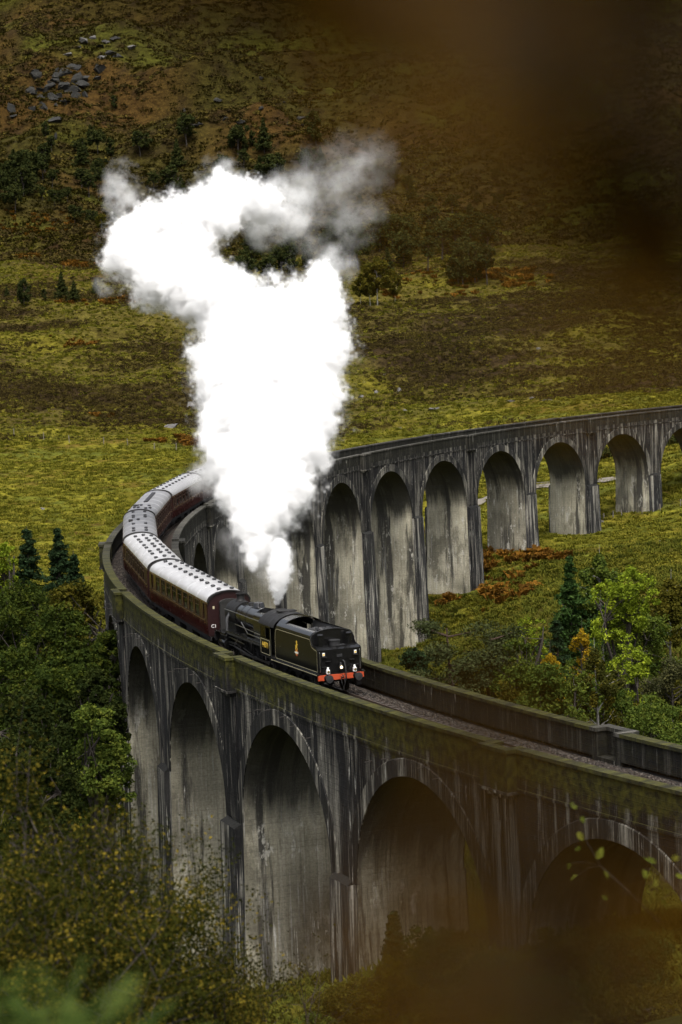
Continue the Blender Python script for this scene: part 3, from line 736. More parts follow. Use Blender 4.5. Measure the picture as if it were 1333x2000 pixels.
    m = MB(); m.tube([(-0.36, -0.09, 1.03), (-0.46, -0.1, 0.75), (-0.46, 0, 0.5), (-0.46, 0.1, 0.75), (-0.36, 0.09, 1.03)], 0.028, 6); m.tube([(-0.46, 0, 0.55), (-0.44, 0, 0.35)], 0.05, 6); m.build('screw_coupling', MAT_SOOT_SHADOW, t)
    m = MB(); m.tube([(-0.18, -0.22, 0.8), (-0.3, -0.24, 0.95), (-0.3, -0.22, 1.6), (-0.2, -0.2, 1.9), (-0.05, -0.18, 1.95)], 0.04, 8); m.build('vacuum_pipe', MAT_DARKGREY, t, smooth=True)
    for y, lit in ((0.80, 0), (-0.80, 0), (0.02, 1)):
        z0 = 1.30 if not lit else 1.5
        la = empty('lamp'); la.parent = t; la.location = (-0.2, y, z0)
        MB().box(-0.08, 0.08, -0.085, 0.085, 0, 0.22).lathe([(0.085, 0.22), (0.05, 0.28), (0.05, 0.32), (0.075, 0.33), (0.0, 0.38)], (0, 0, 0), 12).build('lamp_body', MAT_WHITE if not lit else MAT_DARKGREY, la)
        MB().lathe([(0.0, -0.10), (0.075, -0.095), (0.075, -0.07)], (0, 0, 0.11), 14, 'x').build('lamp_lens', MAT_LAMPLIT if lit else MAT_BRASS, la)
        MB().box(-0.02, 0.2, -0.02, 0.02, -0.08, 0.0).build('lamp_bracket', MAT_SOOT_SHADOW, la)
    for y in (0.95, -0.95):
        MB().box(-0.03, -0.0145, y-0.07, y+0.07, 2.28, 2.46).build('warning_plate', MAT_WHITE, rp)
        m = MB(); m.box(-0.034, -0.0302, y-0.05, y+0.05, 2.30, 2.40); m.build('warning_mark', MAT_YEL, rp)
    MB().box(-0.03, -0.0145, -0.16, 0.16, 2.16, 2.32).build('number_plate', MAT_DARKGREY, rp)
    for y, z in ((0.95, 1.65), (0.72, 1.95), (0.95, 2.2), (-0.95, 1.65), (-0.72, 1.95), (-0.95, 2.2)):
        MB().box(-0.14, -0.014, y-0.14, y+0.14, z, z+0.03).build('foot_step', MAT_SOOT_SHADOW, rp)
    for y in (-1.2, 1.2):
        MB().tube([(-0.03, y, 1.4), (-0.07, y, 1.45), (-0.07, y, 2.45), (-0.03, y, 2.5)], 0.016, 6).build('handrail', MAT_STEEL, rp)
    return t
tender = make_tender()

# ---- locomotive: local x=0 at the rear of the cab, +x towards the smokebox
def make_loco():
    t = vehicle('steam_locomotive', ST+7.75)
    tag(t, 'black steam locomotive coupled between its tender and the first maroon coach', 'locomotive')
    ZB = 2.72
    # cab
    for sg in (1, -1):
        out = [(0.25, 1.25), (0.25, 3.05), (2.15, 3.05), (2.15, 1.25)]
        m = MB(); y0, y1 = sorted((1.28*sg, 1.305*sg))
        for a, b_, c, d in ((0.35, 2.2, 1.25, 2.28), (0.35, 0.45, 2.28, 2.95), (1.15, 1.27, 2.28, 2.95), (2.05, 2.2, 2.28, 2.95), (0.35, 2.2, 2.95, 3.1)): m.box(a, b_, y0, y1, c, d)
        cs = m.build('cab_side', MAT_BLACK, t)
        MB().box(1.28, 2.04, 1.287*sg-0.004, 1.287*sg+0.004, 2.29, 2.94).build('cab_window', MAT_GLASS, cs)
        m = MB(); yy = 1.308*sg
        for a, b_, c, d in ((0.45, 2.1, 1.34, 1.365), (0.45, 2.1, 2.19, 2.215), (0.45, 0.475, 1.366, 2.189), (2.075, 2.1, 1.366, 2.189)): m.box(a, b_, yy-0.003, yy+0.003, c, d)
        m.build('lining', MAT_LINE, cs)
        nm = text_mesh('cab_number', '44871', 0.46, MAT_YEL)
        link('cab_number', nm, cs, (1.28, 1.309*sg, 1.86), (PI/2, 0, PI if sg > 0 else 0))
        m = MB(); m.tube([(0.28, 1.29*sg, 1.3), (0.28, 1.29*sg, 2.9)], 0.018, 6); m.build('handrail', MAT_STEEL, cs)
        m = MB(); m.box(0.0, 0.5, 1.0*sg if sg > 0 else -1.32, 1.32 if sg > 0 else -1.0, 0.45, 0.49); m.box(0.0, 0.5, 1.0 if sg > 0 else -1.3, 1.3 if sg > 0 else -1.0, 0.85, 0.88); m.box(0.05, 0.09, 1.26 if sg > 0 else -1.29, 1.29 if sg > 0 else -1.26, 0.45, 1.25); m.build('cab_steps', MAT_SOOT_SHADOW, t)
    pr = [(1.33, 3.06), (1.28, 3.22), (1.15, 3.38), (0.9, 3.56), (0.6, 3.7), (0.3, 3.78), (0, 3.805)]; pr = pr+[(-a, b_) for a, b_ in pr[-2::-1]]
    m = MB(); sheet(m, pr, -0.35, 2.35, 0.03); rf = m.build('cab_roof', MAT_SOOT_SHADOW, t, smooth=True)
    for x in (0.45, 1.35):
        m = MB(); sheet(m, [(p[0]*1.004, p[1]+0.015) for p in pr], x, x+0.06, 0.02); m.build('roof_rib', MAT_DARKGREY, rf)
    MB().box(0.7, 1.3, -0.55, 0.55, 3.79, 3.84).build('roof_ventilator', MAT_SOOT_SHADOW, rf)
    m = MB(); m.prism([(1.28, 1.25), (1.28, 3.05)]+pr[1:-1]+[(-1.28, 3.05), (-1.28, 1.25)], 2.17, 2.2, 'x'); m.build('cab_front', MAT_BLACK, t)
    MB().box(0.0, 2.2, -1.3, 1.3, 1.18, 1.248).build('cab_floor', MAT_SOOT_SHADOW, t)
    # firebox (square-topped) and boiler
    fb = [(0.86, 1.6), (0.9, 2.6), (0.9, 3.1), (0.84, 3.28), (0.7, 3.38), (0.4, 3.43), (0, 3.44)]; fb = fb+[(-a, b_) for a, b_ in fb[-2::-1]]
    fb2 = [(0.80, 1.6), (0.84, 2.6), (0.84, 3.05), (0.78, 3.22), (0.65, 3.32), (0.4, 3.37), (0, 3.38)]; fb2 = fb2+[(-a, b_) for a, b_ in fb2[-2::-1]]
    m = MB(); n = len(fb); m.add([(2.2, *p) for p in fb]+[(4.75, *p) for p in fb2], [(i, i+1, i+1+n, i+n) for i in range(n-1)]+[tuple(range(n, 2*n)), tuple(range(n))[::-1]])
    m.build('firebox', MAT_BOILER, t, smooth=True)
    MB().lathe([(0.83, 4.72), (0.83, 4.8), (0.80, 6.4), (0.74, 8.55)], (0, 0, ZB), 36, 'x').build('boiler', MAT_BOILER, t, smooth=True)
    for x, r in ((4.78, 0.845), (6.4, 0.815), (7.5, 0.785), (8.5, 0.755)):
        MB().lathe([(r, x-0.04), (r, x+0.04)], (0, 0, ZB), 36, 'x').build('boiler_band', MAT_BLACK, t, smooth=True)
    MB().lathe([(0.80, 8.54), (0.80, 10.35), (0.74, 10.40), (0.70, 10.42), (0.5, 10.5), (0.0, 10.54)], (0, 0, ZB), 36, 'x').build('smokebox', MAT_SOOT_SHADOW, t, smooth=True)
    m = MB(); m.tube([(10.5, 0, ZB), (10.64, 0, ZB)], 0.04, 8); m.tube([(10.6, 0, ZB), (10.6, 0.22, ZB+0.12)], 0.018, 6); m.build('smokebox_dart', MAT_STEEL, t)
    m = MB(); m.prism([(-0.6, 1.5), (0.6, 1.5), (0.7, 2.2), (-0.7, 2.2)], 8.7, 10.3, 'x'); m.build('saddle', MAT_SOOT_SHADOW, t)
    MB().lathe([(0.42, 3.40), (0.30, 3.50), (0.245, 3.62), (0.24, 3.85), (0.30, 3.9), (0.30, 3.95), (0.2, 3.95), (0.2, 3.6)], (9.55, 0, 0), 20).build('chimney', MAT_SOOT_SHADOW, t, smooth=True)
    MB().lathe([(0.46, 3.35), (0.38, 3.46), (0.36, 3.62), (0.30, 3.74), (0.15, 3.79), (0.0, 3.8)], (6.1, 0, 0), 22).build('steam_dome', MAT_BOILER, t, smooth=True)
    MB().lathe([(0.30, 3.35), (0.24, 3.5), (0.22, 3.58), (0.1, 3.64), (0, 3.65)], (7.35, 0, 0), 16).build('top_feed', MAT_SOOT_SHADOW, t, smooth=True)
    for y in (-0.14, 0.14):
        MB().lathe([(0.12, 3.40), (0.12, 3.5), (0.075, 3.52), (0.075, 3.66), (0.09, 3.67), (0.09, 3.71)], (3.15, y, 0), 12).build('safety_valve', MAT_SOOT_SHADOW, t, smooth=True)
    MB().tube([(2.45, 0.35, 3.4), (2.45, 0.35, 3.72)], 0.03, 8).build('whistle', MAT_BRASS, t)
    for sg in (1, -1):
        ya, yb = (0.9, 1.32) if sg > 0 else (-1.32, -0.9)
        m = MB(); m.box(2.2, 8.55, ya, yb, 1.80, 1.845); m.prism([(8.55, 1.80), (8.55, 1.845), (9.0, 1.62), (9.0, 1.575)], ya, yb, 'y'); m.box(9.0, 11.0, -1.32 if sg < 0 else 0.3, 1.32 if sg > 0 else -0.3, 1.56, 1.61)
        m.build('running_board', MAT_BLACK, t)
        m = MB(); m.box(2.2, 8.55, 1.322*sg-0.004, 1.322*sg+0.004, 1.70, 1.725); m.box(2.2, 8.55, 1.315*sg-0.004, 1.315*sg+0.004, 1.66, 1.845); m.build('valance', MAT_DARKGREY, t)
        m = MB(); m.tube([(2.3, 0.96*sg, 3.02), (4.8, 0.93*sg, 2.98), (8.5, 0.86*sg, 2.98), (10.2, 0.86*sg, 2.98)], 0.02, 6); m.build('handrail', MAT_STEEL, t)
        m = MB(); m.tube([(9.6, 0.72*sg, 2.75), (9.5, 0.95*sg, 2.45), (9.35, 1.02*sg, 1.65)], 0.11, 10); m.build('steam_pipe', MAT_DARKGREY, t, smooth=True)
        m = MB(); m.tube([(3.0, 0.98*sg, 2.2), (8.3, 0.84*sg, 2.25)], 0.025, 6); m.tube([(2.3, 1.0*sg, 2.0), (5.6, 0.93*sg, 1.98), (7.0, 0.85*sg, 2.5)], 0.03, 6); m.build('ejector_pipe', MAT_STEEL, t)
        # cylinder
        m = MB(); m.lathe([(0.36, 8.7), (0.38, 8.75), (0.38, 9.75), (0.36, 9.8), (0.2, 9.86), (0, 9.88)], (0, 1.1*sg, 0.98), 18, 'x'); m.lathe([(0.2, 8.65), (0.2, 9.9)], (0, 1.1*sg, 1.45), 12, 'x'); m.box(8.8, 9.7, 0.75 if sg > 0 else -1.4, 1.4 if sg > 0 else -0.75, 1.0, 1.5); m.build('cylinder', MAT_BLACK, t, smooth=True)
        m = MB()
        for a, z0 in ((1.6, 0.72), (4.0, 0.72), (6.3, 0.72)): m.box(a-0.12, a+0.12, 1.02*sg-0.03, 1.02*sg+0.03, z0-0.1, z0+0.1)
        m.box(1.6, 6.3, 1.03*sg-0.025, 1.03*sg+0.025, 0.66, 0.77); m.build('coupling_rod', MAT_STEEL, t)
        m = MB(); m.tube([(4.0, 1.12*sg, 0.72), (7.6, 1.12*sg, 0.96)], 0.05, 6); m.tube([(7.6, 1.12*sg, 0.97), (8.75, 1.12*sg, 0.97)], 0.035, 6); m.box(7.3, 8.7, 1.12*sg-0.05, 1.12*sg+0.05, 1.1, 1.18); m.build('connecting_rod', MAT_STEEL, t)
        m = MB(); m.tube([(7.0, 1.15*sg, 1.5), (7.6, 1.15*sg, 1.05)], 0.03, 5); m.tube([(5.7, 1.15*sg, 1.35), (8.7, 1.15*sg, 1.45)], 0.03, 5); m.tube([(4.1, 1.17*sg, 0.9), (5.8, 1.17*sg, 1.1)], 0.03, 5); m.build('valve_gear', MAT_STEEL, t)
        m = MB(); m.prism([(0.2, 1.5), (10.9, 1.5), (10.9, 0.9), (0.2, 0.9)], 0.6*sg-0.02, 0.6*sg+0.02, 'y'); m.build('frame', MAT_SOOT_SHADOW, t)
        for a in (1.6, 4.0, 6.3):
            m = MB(); m.prism([(a+0.98*math.cos(PI*k/12), max(1.85, 0.93+0.98*math.sin(PI*k/12))) for k in range(13)][::1], 0.9*sg-0.05, 0.9*sg+0.05, 'y') if a > 2.5 else m.box(1.0, 2.1, 0.9*sg-0.05, 0.9*sg+0.05, 1.3, 1.9); m.build('splasher', MAT_BLACK, t)
    dw = wheel_mesh('driving_wheel', 0.93, 18); bw = wheel_mesh('bogie_wheel', 0.5, 10)
    for a in (1.6, 4.0, 6.3):
        for y in (-0.8, 0.8): link('driving_wheel', dw, t, (a, y, 0.93))
    for a in (8.2, 10.2):
        for y in (-0.78, 0.78): link('bogie_wheel', bw, t, (a, y, 0.5))
    MB().box(10.95, 11.1, -1.3, 1.3, 0.95, 1.5).build('buffer_beam', MAT_SOOT_SHADOW, t)  # a red beam, coloured black to stand in for the shadow on it
    for y in (-0.87, 0.87):
        MB().lathe([(0.14, 11.1), (0.12, 11.35), (0.06, 11.36), (0.06, 11.5), (0.22, 11.52), (0.22, 11.56), (0, 11.57)], (0, y, 1.06), 18, 'x').build('buffer', MAT_DARKGREY, t, smooth=True)
    m = MB(); m.tube([(-0.75, 0, 1.0), (0.05, 0, 1.0)], 0.06, 6); m.box(-0.75, 0.1, -0.7, 0.7, 1.2, 1.235); m.build('drawbar', MAT_SOOT_SHADOW, t)
    return t
loco = make_loco()

# ---- coaches
CL = 9.75
HPX, HPZ = 1.41, 3.12
def coach_profile(z):
    return 1.41-0.05*max(0, (1.7-z)/0.7)**2-0.035*max(0, (z-2.2)/0.9)**2
WINS = [(-8.75, 0.55)]+[(-6.65+1.9*i, 1.22) for i in range(8)]+[(8.75, 0.55)]
DOORS = [-9.35, 9.35, 7.95, -7.95][:2]
_cm = {}
def coach_parts():
    m = MB(); zs_ = [1.02, 1.4, 1.7, 2.02]; z2 = [2.02, 2.5, 2.98]; z3 = [2.98, 3.12]
    xs = [-CL]
    for x, w in WINS: xs += [x-w/2, x+w/2]
    xs += [CL]
    def strip(x0, x1, zz):
        for a, b_ in zip(zz[:-1], zz[1:]):
            ya, yb = coach_profile(a), coach_profile(b_)
            m.add([(x0, ya, a), (x0, yb, b_), (x1, yb, b_), (x1, ya, a)], [(0, 1, 2, 3)])
            m.add([(x0, ya-0.05, a), (x0, yb-0.05, b_), (x1, yb-0.05, b_), (x1, ya-0.05, a)], [(3, 2, 1, 0)])
    strip(-CL, CL, zs_); strip(-CL, CL, z3)
    for i in range(0, len(xs), 2):
        strip(xs[i], xs[i+1], z2)
        for xe in (xs[i], xs[i+1]):
            m.add([(xe, coach_profile(2.02), 2.02), (xe, coach_profile(2.98), 2.98), (xe, coach_profile(2.98)-0.05, 2.98), (xe, coach_profile(2.02)-0.05, 2.02)], [(0, 1, 2, 3)])
    for x, w in WINS:
        for z in (2.02, 2.98):
            y = coach_profile(z); m.add([(x-w/2, y, z), (x+w/2, y, z), (x+w/2, y-0.05, z), (x-w/2, y-0.05, z)], [(0, 1, 2, 3)])
    _cm['side'] = m.mesh('body_side', MAT_MAROON)
    for key, w in (('wide', 1.22), ('narrow', 0.55)):
        y = coach_profile(2.5)-0.028
        _cm['pane_'+key] = MB().box(-w/2-0.01, w/2+0.01, y-0.006, y+0.002, 2.01, 2.99).mesh('pane', MAT_GLASS)
        m = MB(); y0, y1 = coach_profile(2.5)-0.012, coach_profile(2.5)+0.012
        for a, b_, c, d in ((-w/2-.03, w/2+.03, 1.985, 2.025), (-w/2-.03, w/2+.03, 2.975, 3.01), (-w/2-.03, -w/2+.01, 2.026, 2.974), (w/2-.01, w/2+.03, 2.026, 2.974)): m.box(a, b_, y0, y1, c, d)
        if key == 'wide': m.box(-w/2+.011, w/2-.011, y0-0.01, y1-0.008, 2.66, 2.70); m.box(-0.015, 0.015, y0-0.01, y1-0.009, 2.701, 2.974)
        _cm['frame_'+key] = m.mesh('window_frame', plain('window_frame_gold', (0.022, 0.010, 0.006), 0.4))
    pr = [(1.375, 3.13), (1.36, 3.25), (1.27, 3.42), (1.08, 3.58), (0.8, 3.71), (0.45, 3.79), (0.15, 3.82), (0, 3.825)]; pr = pr+[(-a, b_) for a, b_ in pr[-2::-1]]
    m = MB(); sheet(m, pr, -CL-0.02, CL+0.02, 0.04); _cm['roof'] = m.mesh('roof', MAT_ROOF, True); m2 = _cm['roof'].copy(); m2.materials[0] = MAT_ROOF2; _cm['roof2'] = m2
    m = MB(); sheet(m, [(a*1.012, b_+0.018) for a, b_ in pr], -0.035, 0.035, 0.03); _cm['seam'] = m.mesh('roof_seam', MAT_ROOF, True)
    m = MB(); sheet(m, [(a*1.02, b_+0.03) for a, b_ in pr], -0.09, 0.09, 0.08); _cm['band'] = m.mesh('roof_end_band', MAT_COACHDARK, True)
    end = [(coach_profile(z)-0.003, z) for z in (1.02, 1.7, 2.4, 3.12)]+[(a*0.985, b_-0.02) for a, b_ in pr[1:-1]]+[(-coach_profile(z)+0.003, z) for z in (3.12, 2.4, 1.7, 1.02)]
    _cm['end'] = MB().prism(end, -0.03, 0.03, 'x').mesh('end_wall', plain('dark_maroon_end', (0.016, 0.004, 0.004), 0.4))
    m = MB(); m.box(0.03, 0.26, -0.62, 0.62, 1.15, 3.1); m.prism([(0.66, 3.1), (0.5, 3.25), (0.25, 3.32), (-0.25, 3.32), (-0.5, 3.25), (-0.66, 3.1)], 0.03, 0.28, 'x')
    for z in (1.4, 1.8, 2.2, 2.6, 3.0): m.box(0.05, 0.23, -0.66, 0.66, z, z+0.06)
    _cm['gangway'] = m.mesh('gangway_bellows', MAT_COACHDARK)
    m = MB(); m.box(-CL, CL, -1.3, 1.3, 0.92, 1.03); m.box(-CL, CL, 1.18, 1.24, 0.72, 0.921); m.box(-CL, CL, -1.24, -1.18, 0.72, 0.921)
    _cm['underframe'] = m.mesh('underframe', MAT_COACHDARK)
    _cm['box'] = MB().box(-0.9, 0.9, -0.35, 0.35, 0.32, 0.74).mesh('battery_box', MAT_COACHDARK)
    m = MB()
    for y in (-0.98, 0.98):
        m.prism([(-1.75, 0.62), (-1.3, 0.78), (1.3, 0.78), (1.75, 0.62), (1.6, 0.42), (0.6, 0.46), (0.4, 0.3), (-0.4, 0.3), (-0.6, 0.46), (-1.6, 0.42)], y-0.05, y+0.05, 'y')
        for x in (-1.3, 1.3): m.box(x-0.15, x+0.15, y-0.1, y+0.1, 0.34, 0.64)
    m.box(-0.3, 0.3, -0.95, 0.95, 0.6, 0.9)
    _cm['bogie'] = m.mesh('bogie', MAT_COACHDARK)
    _cm['wheel'] = MB().lathe([(0.46, -0.07), (0.49, -0.065), (0.49, 0.05), (0.1, 0.06), (0.1, 0.1)], (0, 0, 0), 20, 'y').mesh('wheel', MAT_SOOT_SHADOW)
    _cm['vent'] = MB().lathe([(0.11, -0.05), (0.11, 0.04), (0.16, 0.05), (0.15, 0.10), (0.10, 0.15), (0, 0.16)], n=10).mesh('roof_ventilator', plain('vent_black', (0.012, 0.013, 0.016), 0.5), True)
    _cm['line'] = MB().box(-CL, CL, coach_profile(1.95)+0.0005, coach_profile(1.95)+0.005, 1.90, 1.935).mesh('gold_line', MAT_GOLD)
    _cm['line2'] = MB().box(-CL, CL, coach_profile(3.05)+0.0025, coach_profile(3.05)+0.008, 3.05, 3.075).mesh('gold_line', MAT_GOLD)
    _cm['floor'] = MB().box(-CL+0.05, CL-0.05, -1.32, 1.32, 1.04, 1.14).mesh('floor', MAT_COACHDARK)
    m = MB()
    for x in np.arange(-7.4, 8.2, 1.9):
        for y in (-0.85, 0.85): m.box(x-0.12, x+0.12, y-0.48, y+0.48, 1.141, 2.3)
    _cm['seats'] = m.mesh('seats', MAT_SEAT)
    m = MB()
    for x in np.arange(-6.65, 7, 1.9):
        for y in (-1.0, 1.0): m.lathe([(0.13, 2.18), (0.08, 2.42)], (x, y, 0), 8); m.box(x-0.35, x+0.35, y-0.3, y+0.3, 1.82, 1.86)
    _cm['lamps'] = m.mesh('table_lamps', MAT_LAMPSHADE)
    m = MB(); m.box(-0.36, 0.36, coach_profile(1.6)-0.002, coach_profile(1.6)+0.012, 1.15, 3.0); _cm['door'] = m.mesh('door', MAT_MAROON)
    m = MB(); y = coach_profile(1.6)+0.013; m.box(0.22, 0.30, y, y+0.04, 1.78, 1.84); _cm['handle'] = m.mesh('door_handle', MAT_BRASS)
coach_parts()
VENTS = {
 0: [(x, y) for x in np.arange(-8.9, 9.2, 1.75) for y in (-0.42, 0.42)],
 1: [(x+0.4*(k % 2), y) for k, x in enumerate(np.arange(-8.4, 8.9, 2.2)) for y in (-0.62, 0.0, 0.62)],
 2: [(-8.5, -.5), (-8.5, .5), (-6.5, -.5), (-6.5, .5), (-2.8, -.5), (-2.8, .5), (0.4, .1), (3.2, -.5), (3.2, .5), (4.6, -.5), (4.6, .5), (8, -.5), (8, .5)],
 3: [(-9, -.5), (-8.4, .2), (-7.6, .6), (-7.9, -.8), (-6.4, .1), (-6.4, -.6)],
 4: [(x, y) for x in np.arange(-8.9, 9.2, 1.95) for y in (-0.42, 0.42)],
 5: [(x, y) for x in np.arange(-8.9, 9.2, 2.0) for y in (-0.42, 0.42)]}
COACH_LABEL = ['maroon passenger coach numbered C1 coupled next to the locomotive',
 'second maroon coach behind the locomotive, with three rows of roof ventilators',
 'third maroon coach from the locomotive, at the tightest part of the bend',
 'fourth maroon coach, with a long black roof grille',
 'fifth maroon coach from the locomotive, with a dull ribbed grey roof',
 'sixth maroon coach from the locomotive, disappearing into the steam']
for ci in range(6):
    s = ST+19.7+20.3*ci+10.15
    t = vehicle('railway_coach', s); tag(t, COACH_LABEL[ci], 'coach', 'maroon coaches of the train')
    dull = ci >= 2
    for sg in (1, -1):
        rz = 0 if sg > 0 else PI
        sd_ = link('body_side', _cm['side'], t, rot=(0, 0, rz))
        link('gold_line', _cm['line'], sd_); link('gold_line', _cm['line2'], sd_)
        for x, w in WINS:
            key = 'wide' if w > 1 else 'narrow'
            wd = link('window', _cm['frame_'+key], t, (x if sg > 0 else -x, 0, 0), (0, 0, rz)); link('pane', _cm['pane_'+key], wd)
        for x in (-9.3, 9.3):
            d = link('door', _cm['door'], t, (x*sg, 0, 0), (0, 0, rz)); link('door_handle', _cm['handle'], d)
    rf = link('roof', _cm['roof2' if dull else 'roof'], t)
    for x in ([-6.5, -3.25, 0, 3.25, 6.5] if ci != 4 else np.arange(-9, 9.1, 0.5)): link('roof_seam', _cm['seam'], rf, (x, 0, 0))
    for x in (-CL, CL): link('roof_end_band', _cm['band'], rf, (x, 0, 0))
    for x, y in VENTS[ci]:
        z = 3.83-0.12*(y/0.8)**2-0.02*abs(y); link('roof_ventilator', _cm['vent'], rf, (x, y, z))
    if ci == 3:
        MB().box(-3.2, 6.5, -0.16, 0.16, 3.80, 3.93).build('roof_grille', plain('grille_black', (0.015, 0.015, 0.017), 0.6), rf)
        MB().box(-6.0, -5.2, 0.35, 0.85, 3.70, 3.88).build('roof_hatch', MAT_DARKGREY, rf)
    if ci == 2: MB().box(0.2, 1.4, 0.55, 0.9, 3.66, 3.84).build('roof_hatch', MAT_COACHDARK, rf)
    for sg in (1, -1):
        rz = 0 if sg > 0 else PI
        e = link('end_wall', _cm['end'], t, (CL*sg, 0, 0), (0, 0, rz)); link('gangway_bellows', _cm['gangway'], e)
        for y in (-0.87, 0.87):
            MB().lathe([(0.13, 0.02), (0.12, 0.25), (0.06, 0.26), (0.06, 0.36), (0.2, 0.38), (0.2, 0.41), (0, 0.42)], (0, y, 1.06), 14, 'x').build('buffer', MAT_SOOT_SHADOW, e)
    if ci == 0:
        e = [c for c in t.children if c.name.startswith('end_wall') and c.location.x < 0][0]
        link('coach_number', text_mesh('coach_number', 'C1', 0.30, MAT_WHITE), e, (0.034, -1.02, 1.62), (PI/2, 0, PI/2))
        MB().box(0.031, 0.04, -1.06, -0.94, 2.72, 2.9).build('end_plate', MAT_LINE, e)
        m = MB(); m.tube([(0.05, -1.36, 2.9), (0.1, -1.25, 3.3), (0.1, -0.9, 3.62), (0.1, -0.3, 3.8), (0.1, 0.4, 3.78), (0.1, 1.1, 3.5)], 0.02, 5); m.build('end_conduit', MAT_SOOT_SHADOW, e)
    link('underframe', _cm['underframe'], t); link('floor', _cm['floor'], t)
    tag(link('seats', _cm['seats'], t), kind='stuff'); tag(link('table_lamps', _cm['lamps'], t), kind='stuff')
    for x, y in ((-2.2, 0.75), (1.8, 0.75), (-2.2, -0.75), (1.8, -0.75)): link('battery_box', _cm['box'], t, (x, y, 0))
    for x in (-7.1, 7.1):
        b_ = link('bogie', _cm['bogie'], t, (x, 0, 0))
        for wx in (-1.3, 1.3):
            for y in (-0.75, 0.75): link('wheel', _cm['wheel'], b_, (wx, y, 0.48), (0, 0, 0 if y > 0 else PI))
# ------------------------------------------------------------------ vegetation
def leaf_mat(name, c0, c1, c2=None, trans=0.3, rough=0.6, inst=False):
    m, nt, N, L, b = newmat(name); N.remove(b); out = N['Material Output']
    if inst:
        a = N.new('ShaderNodeObjectInfo').outputs['Random']
        at2 = N.new('ShaderNodeAttribute'); at2.attribute_name = 'tint'
        a = _math(N, L, 'MULTIPLY_ADD', a, 0.75, _math(N, L, 'MULTIPLY', at2.outputs['Fac'], 0.25))
    else:
        an = N.new('ShaderNodeAttribute'); an.attribute_name = 'tint'; a = an.outputs['Fac']
    stops = [(0.0, c0), (1.0, c1)] if c2 is None else [(0.0, c0), (0.6, c1), (1.0, c2)]
    col = _ramp(N, L, a, stops)
    d = N.new('ShaderNodeBsdfDiffuse'); L.new(col, d.inputs[0])
    t = N.new('ShaderNodeBsdfTranslucent'); L.new(_mix(N, L, 1.0, col, (1.1, 1.15, 0.6), 'MULTIPLY'), t.inputs[0])
    mx = N.new('ShaderNodeMixShader'); mx.inputs[0].default_value = trans
    L.new(d.outputs[0], mx.inputs[1]); L.new(t.outputs[0], mx.inputs[2]); L.new(mx.outputs[0], out.inputs['Surface'])
    return m
LM = {
 'green':  leaf_mat('leaf_green', (0.028,0.046,0.010), (0.068,0.092,0.016), (0.120,0.135,0.022)),
 'dark':   leaf_mat('leaf_dark_green', (0.013,0.028,0.008), (0.030,0.058,0.015), (0.055,0.090,0.022), trans=0.2),
 'olive':  leaf_mat('leaf_olive', (0.030,0.032,0.006), (0.070,0.064,0.010), (0.125,0.100,0.014)),
 'lime':   leaf_mat('leaf_lime', (0.06,0.085,0.010), (0.17,0.22,0.018), (0.30,0.34,0.03)),
 'yellow': leaf_mat('leaf_yellow', (0.10,0.075,0.008), (0.30,0.19,0.012), (0.42,0.28,0.02)),
 'needle': leaf_mat('needle_green', (0.010,0.020,0.009), (0.020,0.036,0.015), (0.032,0.050,0.020), trans=0.12),
 'pine':   leaf_mat('pine_needle', (0.022,0.030,0.012), (0.042,0.052,0.020), (0.070,0.078,0.030), trans=0.12),
 'birch':  leaf_mat('leaf_birch', (0.026,0.030,0.007), (0.058,0.058,0.012), (0.14,0.115,0.014)),
 'grey':   leaf_mat('leaf_grey_green', (0.024,0.026,0.012), (0.050,0.052,0.022), (0.085,0.080,0.03)),
 'hill':   leaf_mat('leaf_hill', (0.014,0.020,0.007), (0.030,0.036,0.011), (0.056,0.058,0.015), trans=0.15),
 'wood':   leaf_mat('leaf_left_wood', (0.014,0.023,0.006), (0.034,0.048,0.009), (0.078,0.088,0.013)),
 'wooddark': leaf_mat('leaf_left_wood_dark', (0.010,0.016,0.005), (0.022,0.030,0.008), (0.045,0.052,0.012)),
 'scrub':  leaf_mat('leaf_scrub', (0.010,0.013,0.003), (0.030,0.032,0.006), (0.17,0.125,0.016), trans=0.3),
}
MAT_BARK = plain('bark', (0.035,0.028,0.022), 0.95, var=0.5, scale=6, bump=0.4)
MAT_BIRCH = plain('birch_bark', (0.20,0.19,0.17), 0.8, var=0.6, scale=5)
MAT_PINEBARK = plain('pine_bark', (0.045,0.026,0.017), 0.95, var=0.4, scale=7, bump=0.4)

